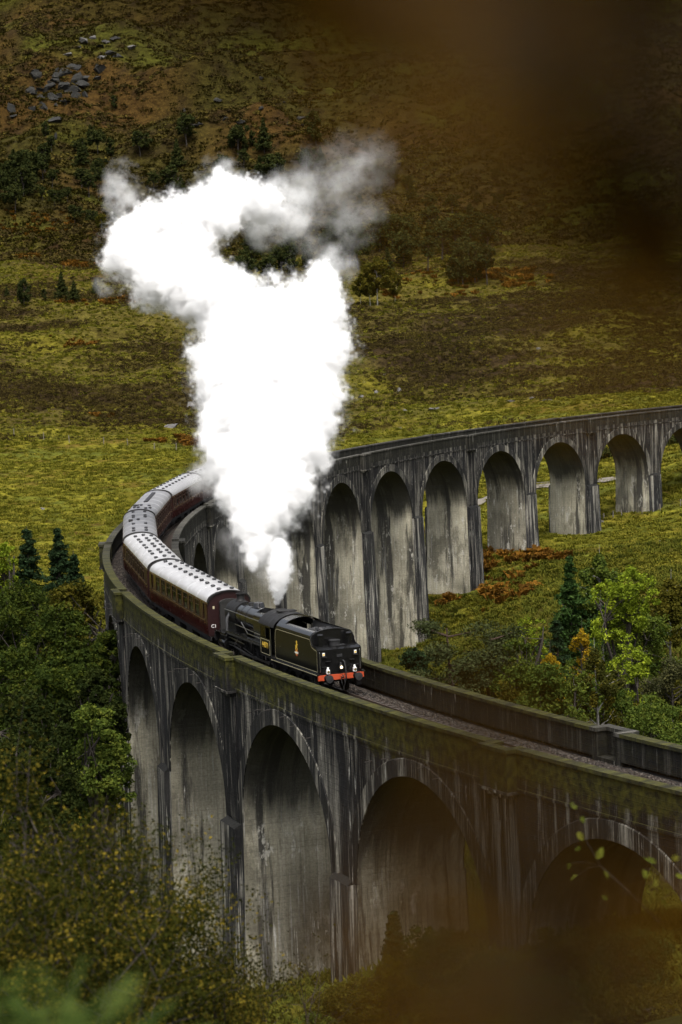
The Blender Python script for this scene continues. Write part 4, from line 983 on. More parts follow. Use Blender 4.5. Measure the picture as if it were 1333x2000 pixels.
def leaf_quads(C, Rr, n, size, seed, flat=1.0, aspect=0.55, shell=0.0, droop=0.0, tintc=None):
    g = np.random.default_rng(seed); C = np.asarray(C, float); Rr = np.asarray(Rr, float)
    k = np.repeat(np.arange(len(C)), n); N_ = len(k)
    d = g.normal(size=(N_, 3)); d /= np.linalg.norm(d, axis=1)[:, None]
    r = g.random(N_)**(1/3.0) if shell == 0 else shell+(1-shell)*g.random(N_)
    p = C[k]+d*(r*Rr[k])[:, None]*np.array([1, 1, flat])
    nrm = g.normal(size=(N_, 3)); nrm[:, 2] += 0.7; nrm += d*0.6; nrm /= np.linalg.norm(nrm, axis=1)[:, None]
    u = np.cross(nrm, g.normal(size=(N_, 3))); u /= np.linalg.norm(u, axis=1)[:, None]+1e-9
    if droop: u[:, 2] -= droop; u /= np.linalg.norm(u, axis=1)[:, None]
    w = np.cross(nrm, u); w /= np.linalg.norm(w, axis=1)[:, None]+1e-9
    s = (size*(0.6+0.8*g.random(N_)))[:, None]
    V = np.stack([p-u*s*0.5, p+w*s*0.5*aspect, p+u*s*0.5, p-w*s*0.5*aspect], 1).reshape(-1, 3)
    F = np.arange(N_*4).reshape(-1, 4)
    tc = g.random(len(C)) if tintc is None else np.asarray(tintc)
    tint = np.clip(0.55*tc[k]+0.55*g.random(N_)-0.05, 0, 1)
    return V, F, tint
def join_tubes(lines, n=5):
    m = MB()
    for pts, rad in lines: m.tube(pts, rad, n, caps=False)
    return m
def bend(a, b, sag, g, k=4):
    a, b = np.array(a, float), np.array(b, float); o = []
    j = g.normal(size=3)*np.linalg.norm(b-a)*0.06
    for i in range(k+1):
        t = i/k; p = a*(1-t)+b*t+j*math.sin(PI*t); p[2] += sag*math.sin(PI*t); o.append(tuple(p))
    return o
def tree_meshes(kind, h, w, leaf, seed, size=0.3, dens=1.0, bark=None, crown0=0.25):
    g = np.random.default_rng(seed); lines = []; C = []; Rr = []
    tw = max(0.05, h*0.018); flat = 0.8; npc = 60; droop = 0; aspect = 0.6
    if kind in ('broad', 'shrub'):
        lean = g.normal(size=2)*h*0.03
        top = h*0.8
        trunk = [(0, 0, -0.8), (lean[0]*0.2, lean[1]*0.2, h*0.2), (lean[0]*0.6, lean[1]*0.6, h*0.5), (lean[0], lean[1], top)]
        if kind == 'broad': lines.append((trunk, [tw*1.4, tw, tw*0.7, tw*0.25]))
        nc = int(190*dens); z0 = max(h*crown0, h-1.9*w)
        limbs = []
        for i in range(9):
            a = 2*PI*i/9+g.normal()*0.3; f = g.uniform(0.25, 0.6)*1.0
            st = (lean[0]*f, lean[1]*f, h*f) if kind == 'broad' else (g.normal()*w*0.06, g.normal()*w*0.06, -0.3)
            en = (math.cos(a)*w*0.36, math.sin(a)*w*0.36, z0+(h-z0)*g.uniform(0.45, 0.85))
            b_ = bend(st, en, h*0.04, g); limbs.append(b_); lines.append((b_, list(np.linspace(tw*0.6, tw*0.15, len(b_)))))
        lob = [(g.uniform(-0.3, 0.3)*w, g.uniform(-0.3, 0.3)*w, z0+(h-z0)*g.uniform(0.25, 0.85), g.uniform(0.22, 0.34)*w) for _ in range(9)]
        lob.append((0, 0, z0+(h-z0)*0.55, w*0.36)); lob.append((lean[0], lean[1], h-w*0.2, w*0.22))
        while len(C) < nc:
            l = lob[g.integers(len(lob))]; d = g.normal(size=3); d /= np.linalg.norm(d)
            if d[2] < -0.5: continue
            p = np.array(l[:3])+d*l[3]*g.uniform(0.72, 1.05)*np.array([1, 1, min(1.0, 0.8*(h-z0)/w)])
            if p[2] < z0*0.8: continue
            C.append(p); Rr.append(w*g.uniform(0.06, 0.115))
        for c in C[::4]:
            lb = limbs[g.integers(len(limbs))]; lines.append((bend(lb[-2], c, 0, g, 3), [tw*0.18, tw*0.12, tw*0.08, tw*0.04]))
        npc = 52
    elif kind == 'conifer':
        lines.append(([(0, 0, -0.8), (0, 0, h*0.5), (0, 0, h)], [tw, tw*0.6, 0.02])); npc = 20; flat = 0.7; aspect = 0.4; droop = 0.25
        z = max(h*0.12, h-2.0*w)
        hc = h-z+0.01; zc0 = z
        while z < h*0.985:
            Lb = (1-(z-zc0)/hc)**1.0*w*0.55*g.uniform(0.6, 1.25)+0.06; nb = 8
            for i in range(nb):
                a = 2*PI*i/nb+g.random()*1.2; L_ = Lb*g.uniform(0.7, 1.15)
                zj = z+g.uniform(-0.5, 0.5)*w*0.13; e = (math.cos(a)*L_, math.sin(a)*L_, zj-L_*0.12+L_*g.uniform(-0.15, 0.25)); lines.append(([(0, 0, zj), e], [tw*0.25, 0.015]))
                for f in (0.35, 0.65, 0.95):
                    C.append(np.array([e[0]*f, e[1]*f, zj+(e[2]-zj)*f])); Rr.append((0.095*w*(1-0.75*(z-zc0)/hc)+0.05)*g.uniform(.7,1.3))
            z += min(h*0.055, w*0.13)*g.uniform(0.7, 1.3)
    elif kind == 'birch':
        lean = g.normal(size=2)*h*0.04
        trunk = [(0, 0, -0.8), (lean[0]*0.3, lean[1]*0.3, h*0.35), (lean[0]*0.8, lean[1]*0.5, h*0.7), (lean[0], lean[1], h*0.97)]
        c0_ = max(crown0, 1-2.0*w/h); crown0 = c0_; lines.append((trunk, [tw*0.6, tw*0.45, tw*0.25, 0.01])); npc = int(72*dens); flat = 1.5; droop = 0.5; aspect = 0.7
        for i in range(40):
            f = g.uniform(crown0, 0.98); a = g.random()*2*PI; prof = math.sin(PI*min(1, (f-crown0+0.12)/(1.08-crown0)))**0.7
            L_ = w*0.5*prof*g.uniform(0.6, 1.1); p0 = np.array([lean[0]*f, lean[1]*f, h*f*0.93])
            e = p0+np.array([math.cos(a)*L_, math.sin(a)*L_, L_*0.5]); lines.append((bend(p0, e, 0.1, g, 3), [tw*0.25, tw*0.18, tw*0.1, 0.012]))
            for ff in (0.55, 0.8, 1.0):
                C.append(p0+(e-p0)*ff+np.array([0, 0, -0.15*w*ff*0.5])); Rr.append(w*g.uniform(0.06, 0.10))
    elif kind == 'pine':
        flat = 0.6; npc = 110; aspect = 0.35
        for k, (lx, hh) in enumerate(((-0.10, 0.95), (0.16, 0.9))):
            tr = [(0.02*k, 0, -0.8), (lx*w*0.5, 0, h*0.25), (lx*w*0.9, 0.3, h*0.55), (lx*w*1.1, 0.2, h*hh)]
            lines.append((tr, [tw*1.1, tw*0.9, tw*0.6, tw*0.2]))
            for i in range(24):
                f = g.uniform(0.33, 1.0); a = g.random()*2*PI; L_ = w*0.48*g.uniform(0.45, 1.0)*(1.12-0.55*f)
                p0 = np.array([lx*w*(0.3+0.8*f), 0.2*f, h*hh*f]); e = p0+np.array([math.cos(a)*L_, math.sin(a)*L_*0.9, L_*g.uniform(0.05, 0.3)])
                lines.append((bend(p0, e, -0.15, g, 4), list(np.linspace(tw*0.3, 0.02, 5))))
                for ff in (0.6, 0.8, 1.0):
                    C.append(p0+(e-p0)*ff+g.normal(size=3)*0.15*np.array([1, 1, 0.3])); Rr.append(w*g.uniform(0.07, 0.11))
    V, F, T = leaf_quads(C, Rr, max(4, int(npc*dens) if kind != 'birch' else npc), size, seed+1, flat, aspect, droop=droop)
    cm = np_mesh('crown', V, F, LM[leaf], tint=T)
    tm = join_tubes(lines).mesh('trunk', bark or MAT_BARK, smooth=True)
    return tm, cm
def place_tree(name, tm, cm, pos, label, cat='tree', group=None, scale=1.0, rz=0.0):
    o = empty(name, pos, rz); o.scale = scale if hasattr(scale, '__len__') else (scale,)*3
    link('trunk', tm, o); link('crown', cm, o); tag(o, label, cat, group); return o
def tree_at(name, kind, u, vtop, wpx, Y, leaf, seed, label, size=0.3, dens=1.0, bark=None, cat='tree', group=None, crown0=0.25, xoff=0):
    tp = at(u, vtop, Y); x = tp[0]; g = gz(x, Y); h = max(0.6, tp[2]-g)
    tm, cm = tree_meshes(kind, h, wpx*Y/FPX, leaf, seed, size, dens, bark, crown0)
    return place_tree(name, tm, cm, (x, Y, g), label, cat, group, rz=0)
def ground_hit(u, v, y0=300, y1=1700):
    Ys = np.arange(y0, y1, 1.5); p = np.array([at(u, v, Y) for Y in (1.0,)])[0]
    P = np.array([(p[0]*Y, Y, CAM_H+(p[2]-CAM_H)*Y) for Y in Ys]); z = ground(P[:, 0], P[:, 1])
    k = np.argmax(P[:, 2] < z)
    return (P[k, 0], P[k, 1], z[k])

G1 = 'trees in the valley inside the curve'
tree_at('conifer_tree', 'conifer', 1112, 1085, 150, 238, 'dark', 11, 'dark green conical tree beside the bright lime tree inside the curve', 0.42, 1.3, group=G1)
tree_at('birch_tree', 'birch', 1172, 1052, 100, 248, 'green', 12, 'feathery green birch rising behind the bright lime tree', 0.3, 1.4, MAT_BIRCH, group=G1)
tree_at('lime_green_tree', 'broad', 1203, 1110, 125, 226, 'lime', 13, 'bright yellow-green tree standing out in the right-hand wood', 0.26, 1.0, group=G1, crown0=0.35)
tree_at('birch_tree', 'birch', 1300, 1100, 140, 242, 'olive', 14, 'olive birch at the right edge, right of the bright lime tree', 0.3, 1.6, MAT_BIRCH, group=G1)
tree_at('scots_pine', 'pine', 905, 1205, 300, 212, 'pine', 15, 'spreading dark pine with forked brown trunk behind the near parapet', 0.34, 1.3, MAT_PINEBARK, group=G1)
tree_at('scots_pine', 'conifer', 1088, 1212, 135, 214, 'needle', 16, 'small dark pine behind the yellow-leaved tree', 0.34, 1.3, MAT_PINEBARK, group=G1)
tree_at('yellow_tree', 'birch', 1058, 1240, 62, 207, 'yellow', 17, 'slim young tree with golden yellow leaves inside the curve', 0.2, 0.5, group=G1, crown0=0.45)
tree_at('broadleaf_bush', 'broad', 1068, 1298, 165, 192, 'green', 18, 'rounded mid-green bush in front of the golden yellow tree', 0.26, 1.3, cat='bush', group=G1)
tree_at('birch_tree', 'birch', 1168, 1235, 120, 194, 'birch', 19, 'slender white-stemmed birch nearest the inner parapet', 0.2, 1.6, MAT_BIRCH, group=G1)
tree_at('lime_green_tree', 'broad', 1232, 1262, 110, 206, 'lime', 20, 'smaller lime-green tree below the bright lime tree', 0.26, 0.7, group=G1)
tree_at('grey_tree', 'birch', 1308, 1250, 170, 186, 'grey', 21, 'grey-green twiggy tree at the right edge above the refuge', 0.17, 1.9, group=G1)
tree_at('young_tree', 'broad', 1036, 1198, 75, 224, 'lime', 22, 'small tree with lime leaf tips left of the dark conical tree', 0.24, 0.35, group=G1)
tree_at('young_tree', 'birch', 1128, 1195, 60, 219, 'yellow', 23, 'thin sapling with sparse yellow leaves between conical and lime trees', 0.18, 0.3, group=G1)
tree_at('broadleaf_bush', 'broad', 1262, 1375, 190, 182, 'green', 24, 'green bush low at the right edge behind the inner parapet', 0.24, 1.3, cat='bush', group=G1)
tree_at('broadleaf_bush', 'broad', 985, 1335, 110, 196, 'olive', 25, 'olive bush right of the forked pine trunk', 0.24, 0.9, cat='bush', group=G1)
tree_at('broadleaf_tree', 'broad', 1130, 1150, 160, 250, 'dark', 27, 'dark green tree in shade behind the lime tree', 0.32, 1.0, group=G1)
tree_at('broadleaf_tree', 'broad', 1240, 1190, 170, 232, 'green', 28, 'broad green tree between the lime tree and the olive birch', 0.3, 1.0, group=G1)
tree_at('broadleaf_tree', 'broad', 1010, 1255, 120, 208, 'green', 131, 'mid-green tree between the forked pine and the golden tree', 0.27, 0.9, group=G1)
tree_at('broadleaf_tree', 'broad', 1180, 1330, 150, 200, 'green', 132, 'leafy green tree behind the slender white-stemmed birch', 0.26, 1.0, group=G1)
tree_at('broadleaf_tree', 'broad', 1318, 1320, 130, 196, 'olive', 133, 'olive tree at the right edge under the olive birch', 0.26, 1.0, group=G1)
tree_at('young_pine', 'broad', 812, 1262, 75, 292, 'needle', 26, 'low dark green bush at the foot of the tallest far pier', 0.3, 0.7, cat='bush', group=G1, crown0=0.05)
tree_at('broadleaf_tree', 'broad', 1315, 900, 90, 430, 'hill', 29, 'dark tree seen through the arch at the right edge', 0.5, 0.9, group=G1)
tree_at('broadleaf_tree', 'broad', 1180, 880, 60, 425, 'hill', 30, 'dark bush seen through the second arch from the right edge', 0.5, 0.7, group=G1)

G2 = 'trees left of the viaduct'
tree_at('conifer_tree', 'conifer', 52, 1028, 125, 216, 'needle', 31, 'dark pointed conifer, left one of the pair above the left wood', 0.36, 1.5, group=G2)
tree_at('conifer_tree', 'conifer', 112, 1032, 120, 213, 'needle', 32, 'dark pointed conifer, right one of the pair above the left wood', 0.36, 1.5, group=G2)
tree_at('conifer_tree', 'conifer', 143, 1075, 85, 211, 'needle', 33, 'short dark conifer just right of the pointed pair', 0.36, 1.3, group=G2)
tree_at('broadleaf_tree', 'broad', 0, 1058, 90, 214, 'lime', 34, 'light green tree at the left edge beside the dark conifers', 0.26, 0.8, group=G2)
LEFT = [(60,1118,190,204,'wood','green broadleaf tree just below the pointed conifers'), (165,1122,170,200,'olive','yellow-olive broadleaf tree touching the viaduct parapet'),
 (5,1150,170,198,'wood','green broadleaf tree at the left edge under the light green tree'), (110,1165,190,192,'wood','broad green tree in the middle of the left wood'), (190,1215,130,180,'wood','dark green tree pressed against the viaduct wall'),
 (35,1240,190,180,'wood','shaded green tree low at the left edge of the wood'), (120,1270,180,172,'wood','shaded tree above the bright green bush'), (55,1330,190,160,'wooddark','dark green tree just above the foreground scrub'), (195,1290,120,168,'wooddark','dark tree beside the viaduct above the bright bush')]
for k, (u, v, w_, Y, lf, lb) in enumerate(LEFT):
    tree_at('broadleaf_tree', 'broad', u, v+22, w_, Y, lf, 40+k, lb, 0.27, 1.35, group=G2, crown0=0.3)
tree_at('broadleaf_bush', 'broad', 172, 1372, 150, 148, 'green', 55, 'bright green rounded bush against the foot of the viaduct', 0.2, 1.6, cat='bush', group=G2)
tree_at('broadleaf_bush', 'broad', 60, 1420, 170, 140, 'wooddark', 56, 'dark bush behind the foreground scrub', 0.22, 1.3, cat='bush', group=G2)

# ---- scrub on the near slope
G3 = 'scrub in the foreground'
def scrub(name, x, Y, h, w, seed, leaf, label, nst=16, nl=240, size=0.040, rr=0.30, dirx=0.0, cat='bush'):
    g = np.random.default_rng(seed); lines = []; C = []; Rr = []; z = gz(x, Y)
    for i in range(nst):
        a = g.random()*2*PI; r = w*0.5*math.sqrt(g.random()); b0 = np.array([g.normal()*0.12, g.normal()*0.12, -0.2])
        e = np.array([math.cos(a)*r+dirx*g.random(), math.sin(a)*r, h*g.uniform(0.6, 1.0)*(1-0.35*(r/(w*0.5))**2)])
        ln = bend(b0, e, h*0.06, g, 6); lines.append((ln, list(np.linspace(0.026, 0.005, 7))))
        for j in range(7):
            f = g.uniform(0.25, 0.98); k = min(5, int(f*6)); q = np.array(ln[k])+(np.array(ln[k+1])-np.array(ln[k]))*(f*6-k)
            tip = q+np.array([g.normal()*0.35, g.normal()*0.35, abs(g.normal())*0.35+0.1])*min(1.0, h/3)
            lines.append((bend(q, tip, 0.03, g, 3), [0.009, 0.006, 0.004, 0.002]))
            for ff in (0.35, 0.7, 1.0): C.append(q+(tip-q)*ff); Rr.append(rr*g.uniform(0.6, 1.2))
        C.append(e); Rr.append(rr)
    V, F, T = leaf_quads(C, Rr, max(2, int(nl/3.5)), size, seed+1, 1.0, 0.7)
    o = empty(name, (x, Y, z)); link('stems', join_tubes(lines, 4).mesh('stems', MAT_BARK), o); link('foliage', np_mesh('foliage', V, F, LM[leaf], tint=T), o)
    tag(o, label, cat, G3); return o
def scrub_px(name, u, vtop, Y, w, seed, leaf, label, **k):
    Y *= 1.4; w *= 1.4; tp = at(u, vtop, Y); return scrub(name, tp[0], Y, tp[2]-gz(tp[0], Y), w, seed, leaf, label, **k)
scrub_px('birch_scrub', -20, 1400, 17.5, 2.0, 61, 'scrub', 'leafy birch scrub at the left edge of the foreground', nst=26)
scrub_px('birch_scrub', 110, 1440, 18.5, 1.8, 62, 'scrub', 'yellow-flecked birch scrub in the lower left foreground, in front of the dark bush', nst=26)
scrub_px('birch_scrub', 235, 1500, 19.5, 1.5, 63, 'scrub', 'birch scrub spreading in front of the second near arch', nst=22, dirx=0.3)
scrub_px('birch_scrub', 330, 1640, 20.5, 1.4, 64, 'scrub', 'low birch scrub leaning right in front of the near pier', nst=20, dirx=0.35)
scrub_px('birch_scrub', 60, 1640, 15.5, 1.8, 65, 'scrub', 'dense low scrub in the bottom left corner above the fern', nst=24)
scrub_px('birch_scrub', 430, 1780, 22, 1.3, 66, 'scrub', 'thin brown scrub at the bottom, left of the bare sapling', nst=16)
scrub_px('sapling', 592, 1700, 26, 0.8, 67, 'scrub', 'bare upright sapling at the bottom centre', nst=4, nl=16)
scrub_px('sapling', 560, 1820, 24, 0.8, 68, 'scrub', 'short leafy sapling left of the bare one', nst=6, nl=30)
tree_at('young_pine', 'conifer', 768, 1778, 70, 100, 'pine', 70, 'young pine seedling under the widest near arch', 0.16, 1.4, group=G3)
for k, (u, v, Y, w_, lf, lb) in enumerate([(850,1770,98,110,'dark','dark bush right of the pine seedling'), (760,1830,90,120,'olive','olive bush below the pine seedling'), (960,1820,90,130,'dark','dark bush at the bottom below the brown veil of leaves'),
   (1100,1780,96,140,'olive','low bush in front of the half-buried right arch'), (1080,1880,84,200,'green','spreading green bush at the bottom right'), (1240,1790,90,160,'dark','dark bush under the right end of the half-buried arch'), (1250,1900,80,190,'olive','olive bush in the bottom right corner'),
   (890,1900,84,150,'olive','brownish bush at the bottom right of centre'), (660,1880,92,140,'olive','olive bush at the foot of the near piers'), (620,1950,80,150,'green','grassy green bush at the bottom centre')]):
    tree_at('broadleaf_bush', 'broad', u, v+45, w_, Y, lf, 80+k, lb, 0.11, 1.1, cat='bush', group=G3, crown0=0.05)

# ---- trees scattered over the far hillside
HM = [tree_meshes('broad', 11, 8, 'hill', 101, 0.62, 0.7, crown0=0.2), tree_meshes('broad', 12, 6.5, 'hill', 102, 0.62, 0.7, crown0=0.2), tree_meshes('birch', 12, 6, 'hill', 103, 0.6, 0.8, crown0=0.15), tree_meshes('conifer', 12, 7, 'hill', 104, 0.8, 0.8), tree_meshes('birch', 13, 7, 'olive', 105, 0.55, 1.0, MAT_BIRCH, crown0=0.3)]
def hill_tree(u, v, hpx, kind, label, group, seed):
    p = ground_hit(u, v); g = random.Random(seed); tm, cm = HM[kind]; h0 = (11, 12, 12, 12, 13)[kind]; sc = hpx*p[1]/FPX/h0
    place_tree('hill_tree', tm, cm, p, label, 'tree', group, (sc*g.uniform(0.85, 1.2), sc*g.uniform(0.85, 1.2), sc), g.uniform(0, 6.28))
hr = random.Random(9)
GH = [('dark tree of the small wood at the left edge of the hillside', 'wood at the left edge', [(hr.uniform(-10, 70), hr.uniform(350, 425), hr.uniform(45, 65)) for _ in range(16)]),
 ('dark tree scattered on the slope left of the steam', 'scattered slope trees left of the steam', [(hr.uniform(70, 225), hr.uniform(300, 450), hr.uniform(28, 52)) for _ in range(20)]),
 ('dark tree on the slope just above the steam', 'slope trees above the steam', [(hr.uniform(270, 640), hr.uniform(285, 400), hr.uniform(30, 70)) for _ in range(24)]),
 ('dark tree of the grove right of the steam', 'grove right of the steam', [(hr.uniform(640, 960), hr.uniform(470, 560)-(0 if True else 0), hr.uniform(55, 85)) for _ in range(34)]),
 ('dark tree of the grove glimpsed between the lobes of steam', 'grove behind the steam', [(hr.uniform(460, 660), hr.uniform(500, 580), hr.uniform(50, 80)) for _ in range(12)]),
 ('small dark tree high on the brown slope at the upper right', 'trees high on the right slope', [(hr.uniform(700, 1000), hr.uniform(340, 430), hr.uniform(25, 45)) for _ in range(12)])]
kk = 0
for lb, gr, L_ in GH:
    for u, v, h in sorted(L_, key=lambda q: q[1]):
        kk += 1; kd = hr.choice([0, 1, 2, 3, 0]); hill_tree(u, v, h, kd, lb.replace('dark tree', ('dark broad-crowned tree', 'dark tall-crowned tree', 'dark loose-crowned tree', 'dark conical tree')[kd]), gr, kk)
for u, v, h, k_, lb in [(88, 340, 58, 1, 'tall dark tree above the small wood on the left slope'), (48, 600, 58, 2, 'thin grey birch alone on the meadow slope at left'), (122, 585, 50, 3, 'left of two dark pines on the meadow slope'), (146, 590, 38, 3, 'right of two dark pines on the meadow slope'),
   (14, 580, 22, 3, 'tiny dark pine at the left edge of the meadow slope'), (188, 575, 30, 3, 'small dark pine beside the lowest steam wisp'), (88, 590, 26, 2, 'small bare birch between the birch and the pines'), (200, 458, 42, 4, 'pale green tree at the left edge of the steam'),
   (705, 596, 62, 4, 'left birch of the pale group in front of the grove'), (738, 598, 98, 4, 'tallest pale birch in front of the grove'), (724, 600, 70, 4, 'short pale birch between two taller ones before the grove'), (772, 592, 60, 4, 'round pale tree right of the tallest birch'),
   (878, 545, 45, 4, 'small pale tree at the right end of the grove'), (905, 560, 50, 0, 'round bush below the right end of the grove'), (225, 215, 30, 2, 'lone tree high on the upper slope'), (90, 270, 35, 2, 'lone thin tree below the dark crag'), (180, 285, 36, 2, 'thin tree right of the crag on the upper slope')]:
    kk += 1; hill_tree(u, v, h, k_, lb, 'single trees on the hillside', kk)

# ------------------------------------------------------------------ ground cover (uncountable)
def scatter(name, label, cat, mesh, P, S, kindmat=None):
    proto = bpy.data.objects.new(name+'_clump', mesh)
    ng = bpy.data.node_groups.new(name, 'GeometryNodeTree')
    ng.interface.new_socket('Geometry', in_out='INPUT', socket_type='NodeSocketGeometry'); ng.interface.new_socket('Geometry', in_out='OUTPUT', socket_type='NodeSocketGeometry')
    N, L = ng.nodes, ng.links; gi = N.new('NodeGroupInput'); go = N.new('NodeGroupOutput')
    oi = N.new('GeometryNodeObjectInfo'); oi.inputs['Object'].default_value = proto; oi.inputs['As Instance'].default_value = True
    ip = N.new('GeometryNodeInstanceOnPoints'); L.new(gi.outputs[0], ip.inputs['Points']); L.new(oi.outputs['Geometry'], ip.inputs['Instance'])
    rv = N.new('FunctionNodeRandomValue'); rv.data_type = 'FLOAT_VECTOR'; rv.inputs[0].default_value = (-0.2, -0.2, 0); rv.inputs[1].default_value = (0.2, 0.2, 6.283)
    L.new(rv.outputs[0], ip.inputs['Rotation'])
    na = N.new('GeometryNodeInputNamedAttribute'); na.data_type = 'FLOAT'; na.inputs['Name'].default_value = 'size'; L.new(na.outputs[0], ip.inputs['Scale'])
    L.new(ip.outputs[0], go.inputs[0])
    me = bpy.data.meshes.new(name); me.vertices.add(len(P)); me.vertices.foreach_set('co', np.asarray(P, np.float32).ravel())
    a = me.attributes.new('size', 'FLOAT', 'POINT'); a.data.foreach_set('value', np.asarray(S, np.float32))
    me.materials.append(mesh.materials[0])
    o = link(name, me); md = o.modifiers.new('scatter', 'NODES'); md.node_group = ng
    tag(o, label, cat, kind='stuff'); return o
def clump_mesh(name, n, r, h, lw, mat, seed, arch=0.5):
    g = np.random.default_rng(seed); V = []; F = []; T = []
    for i in range(n):
        a = g.random()*2*PI; q = r*math.sqrt(g.random())*0.5; b0 = np.array([math.cos(a)*q, math.sin(a)*q, -0.08]); a2 = a+g.normal()*0.7
        L_ = r*g.uniform(0.3, 0.9)*arch*2; hh = h*g.uniform(0.5, 1.1)
        mid = b0+np.array([math.cos(a2)*L_*0.45, math.sin(a2)*L_*0.45, hh*0.8]); tip = b0+np.array([math.cos(a2)*L_, math.sin(a2)*L_, hh*g.uniform(0.55, 1.1)])
        sd_ = np.array([-math.sin(a2), math.cos(a2), 0])*lw*g.uniform(0.6, 1.3); k = len(V)
        V += [b0-sd_, b0+sd_, mid+sd_*0.9, mid-sd_*0.9, tip]; F += [(k, k+1, k+2, k+3), (k+3, k+2, k+4, k+4)]; t = g.random(); T += [t, t]
    me = bpy.data.meshes.new(name); me.from_pydata([tuple(v) for v in V], [], [f if f[2] != f[3] else f[:3] for f in F]); at_ = me.attributes.new('tint', 'FLOAT', 'FACE'); at_.data.foreach_set('value', np.array(T, np.float32)); me.materials.append(mat); me.update(); return me
def puff_mesh(name, n, r, h, size, mat, seed):
    g = np.random.default_rng(seed); C = [(0, 0, h*0.25)]+[(g.normal()*r*0.4, g.normal()*r*0.4, h*g.uniform(0.2, 0.5)) for _ in range(4)]
    V, F, T = leaf_quads(C, [r*0.55]*5, n//5, size, seed, h/r*0.8, 0.6); return np_mesh(name, V, F, mat, tint=T)
MG = leaf_mat('tussock_grass', (0.060,0.064,0.010), (0.125,0.120,0.015), (0.21,0.175,0.028), trans=0.25, inst=True)
MGv = leaf_mat('valley_grass', (0.042,0.050,0.009), (0.088,0.092,0.014), (0.145,0.12,0.020), trans=0.25, inst=True)
MH = leaf_mat('heather', (0.020,0.014,0.007), (0.040,0.030,0.010), (0.085,0.068,0.014), trans=0.1, inst=True)
MM = leaf_mat('moor_grass', (0.020,0.017,0.005), (0.040,0.033,0.007), (0.062,0.050,0.010), trans=0.15, inst=True)
MBk = leaf_mat('bracken', (0.05,0.028,0.007), (0.12,0.056,0.010), (0.24,0.115,0.018), trans=0.25, inst=True)
sg_ = np.random.default_rng(77)
def field(n, y0, y1, wgt=None, hw=0.165, power=1.0):
    y = y0+(y1-y0)*sg_.random(n)**power; x = (sg_.random(n)*2-1)*(hw*y+8)
    keep = np.ones(n, bool) if wgt is None else sg_.random(n) < wgt(x, y)
    x, y = x[keep], y[keep]; return x, y, ground(x, y)
def offtrack(x, y):                            # clear of the piers
    r = np.hypot(x-CX, y-CY); s_ = (TH0-np.mod(np.arctan2(y-CY, x-CX), 2*PI))*R0-DC
    return (np.abs(r-R0) > 4.6) | (np.abs(np.mod(s_+HB/2, HB)-HB/2) > 2.6)
x, y, z = field(52000, 320, 545, lambda x, y: (0.35+1.3*np.clip(fbm(x/12, y/7, 3)+0.25, 0, 1))*offtrack(x, y)*(1-sstep(505, 545, y+fbm(x/30, y/22, 4)*30)))
scatter('meadow_grass', 'tussocky yellow-green grass of the meadow', 'grass', clump_mesh('meadow_grass_clump', 16, 0.75, 0.42, 0.07, MG, 1), np.c_[x, y, z], 0.6+sg_.random(len(x))*0.9)
x, y, z = field(95000, 500, 800, lambda x, y: sstep(505, 545, y+fbm(x/30, y/22, 4)*30)*np.clip(0.10+2.0*(0.5*fbm(x/12+9, y/10, 3)+0.10+0.9*fbm((x+0.6*y)/38, y/16, 3)), 0.02, 1))
scatter('heather', 'dark brown heather hummocks on the heath', 'heather', puff_mesh('heather_clump', 40, 0.85, 0.55, 0.34, MH, 2), np.c_[x, y, z], 0.5+sg_.random(len(x))*0.9)
x, y, z = field(60000, 510, 820, lambda x, y: sstep(505, 545, y)*np.clip(0.7-1.8*fbm((x+0.6*y)/38, y/16, 3), 0.1, 1))
scatter('heath_grass', 'coarse grass between the heather', 'grass', clump_mesh('heath_grass_clump', 14, 0.8, 0.5, 0.08, MG, 3), np.c_[x, y, z], 0.5+sg_.random(len(x))*0.8)
x, y, z = field(70000, 760, 1500, lambda x, y: np.clip(0.3+1.5*fbm(x/20+4, y/12, 3), 0.05, 1))
scatter('moor_shrubs', 'dark low shrubs covering the upper slope', 'shrubs', puff_mesh('moor_shrub_clump', 40, 1.6, 1.1, 0.7, MH, 4), np.c_[x, y, z], 0.5+sg_.random(len(x))**2*1.4)
x, y, z = field(50000, 760, 1500)
scatter('moor_grass', 'rough olive grass of the upper slope', 'grass', clump_mesh('moor_grass_clump', 14, 1.6, 0.8, 0.16, MM, 5), np.c_[x, y, z], 0.6+sg_.random(len(x))*0.9)
x, y, z = field(60000, 75, 345, lambda x, y: offtrack(x, y)*np.clip(0.55+1.2*fbm(x/9, y/7, 3), 0.1, 1), power=0.7)
scatter('valley_grass', 'long green grass on the valley floor', 'grass', clump_mesh('valley_grass_clump', 18, 0.6, 0.5, 0.05, MGv, 6), np.c_[x, y, z], 0.6+sg_.random(len(x))*0.9)
def patch(u, v, rx, ry, n, y0=280):
    c = ground_hit(u, v, y0); k = c[1]/FPX; a = sg_.random(n)*2*PI; q = np.sqrt(sg_.random(n))
    x = c[0]+np.cos(a)*q*rx*k; y = c[1]+np.sin(a)*q*ry*k*4; return x, y
bp = [patch(*p) for p in [(1040,1080,110,18,130),(985,1065,60,10,50),(905,1165,50,14,45),(990,1165,60,16,45),(870,1040,40,10,50),(1085,1085,36,14,70),(960,1130,90,22,70),(330,862,50,8,220),(385,868,30,6,120),(200,815,20,5,60),(60,440,140,18,260),(200,590,90,7,110),(120,672,70,5,60),(640,600,60,8,80),(850,560,130,22,200),(560,440,90,25,200),(170,515,50,8,180),(60,505,40,6,100),(1000,540,80,18,300)]]
x = np.concatenate([b[0] for b in bp]); y = np.concatenate([b[1] for b in bp]); ok = offtrack(x, y) & (fbm(x/3.5+3, y/6, 3) > -0.06); x, y = x[ok], y[ok]
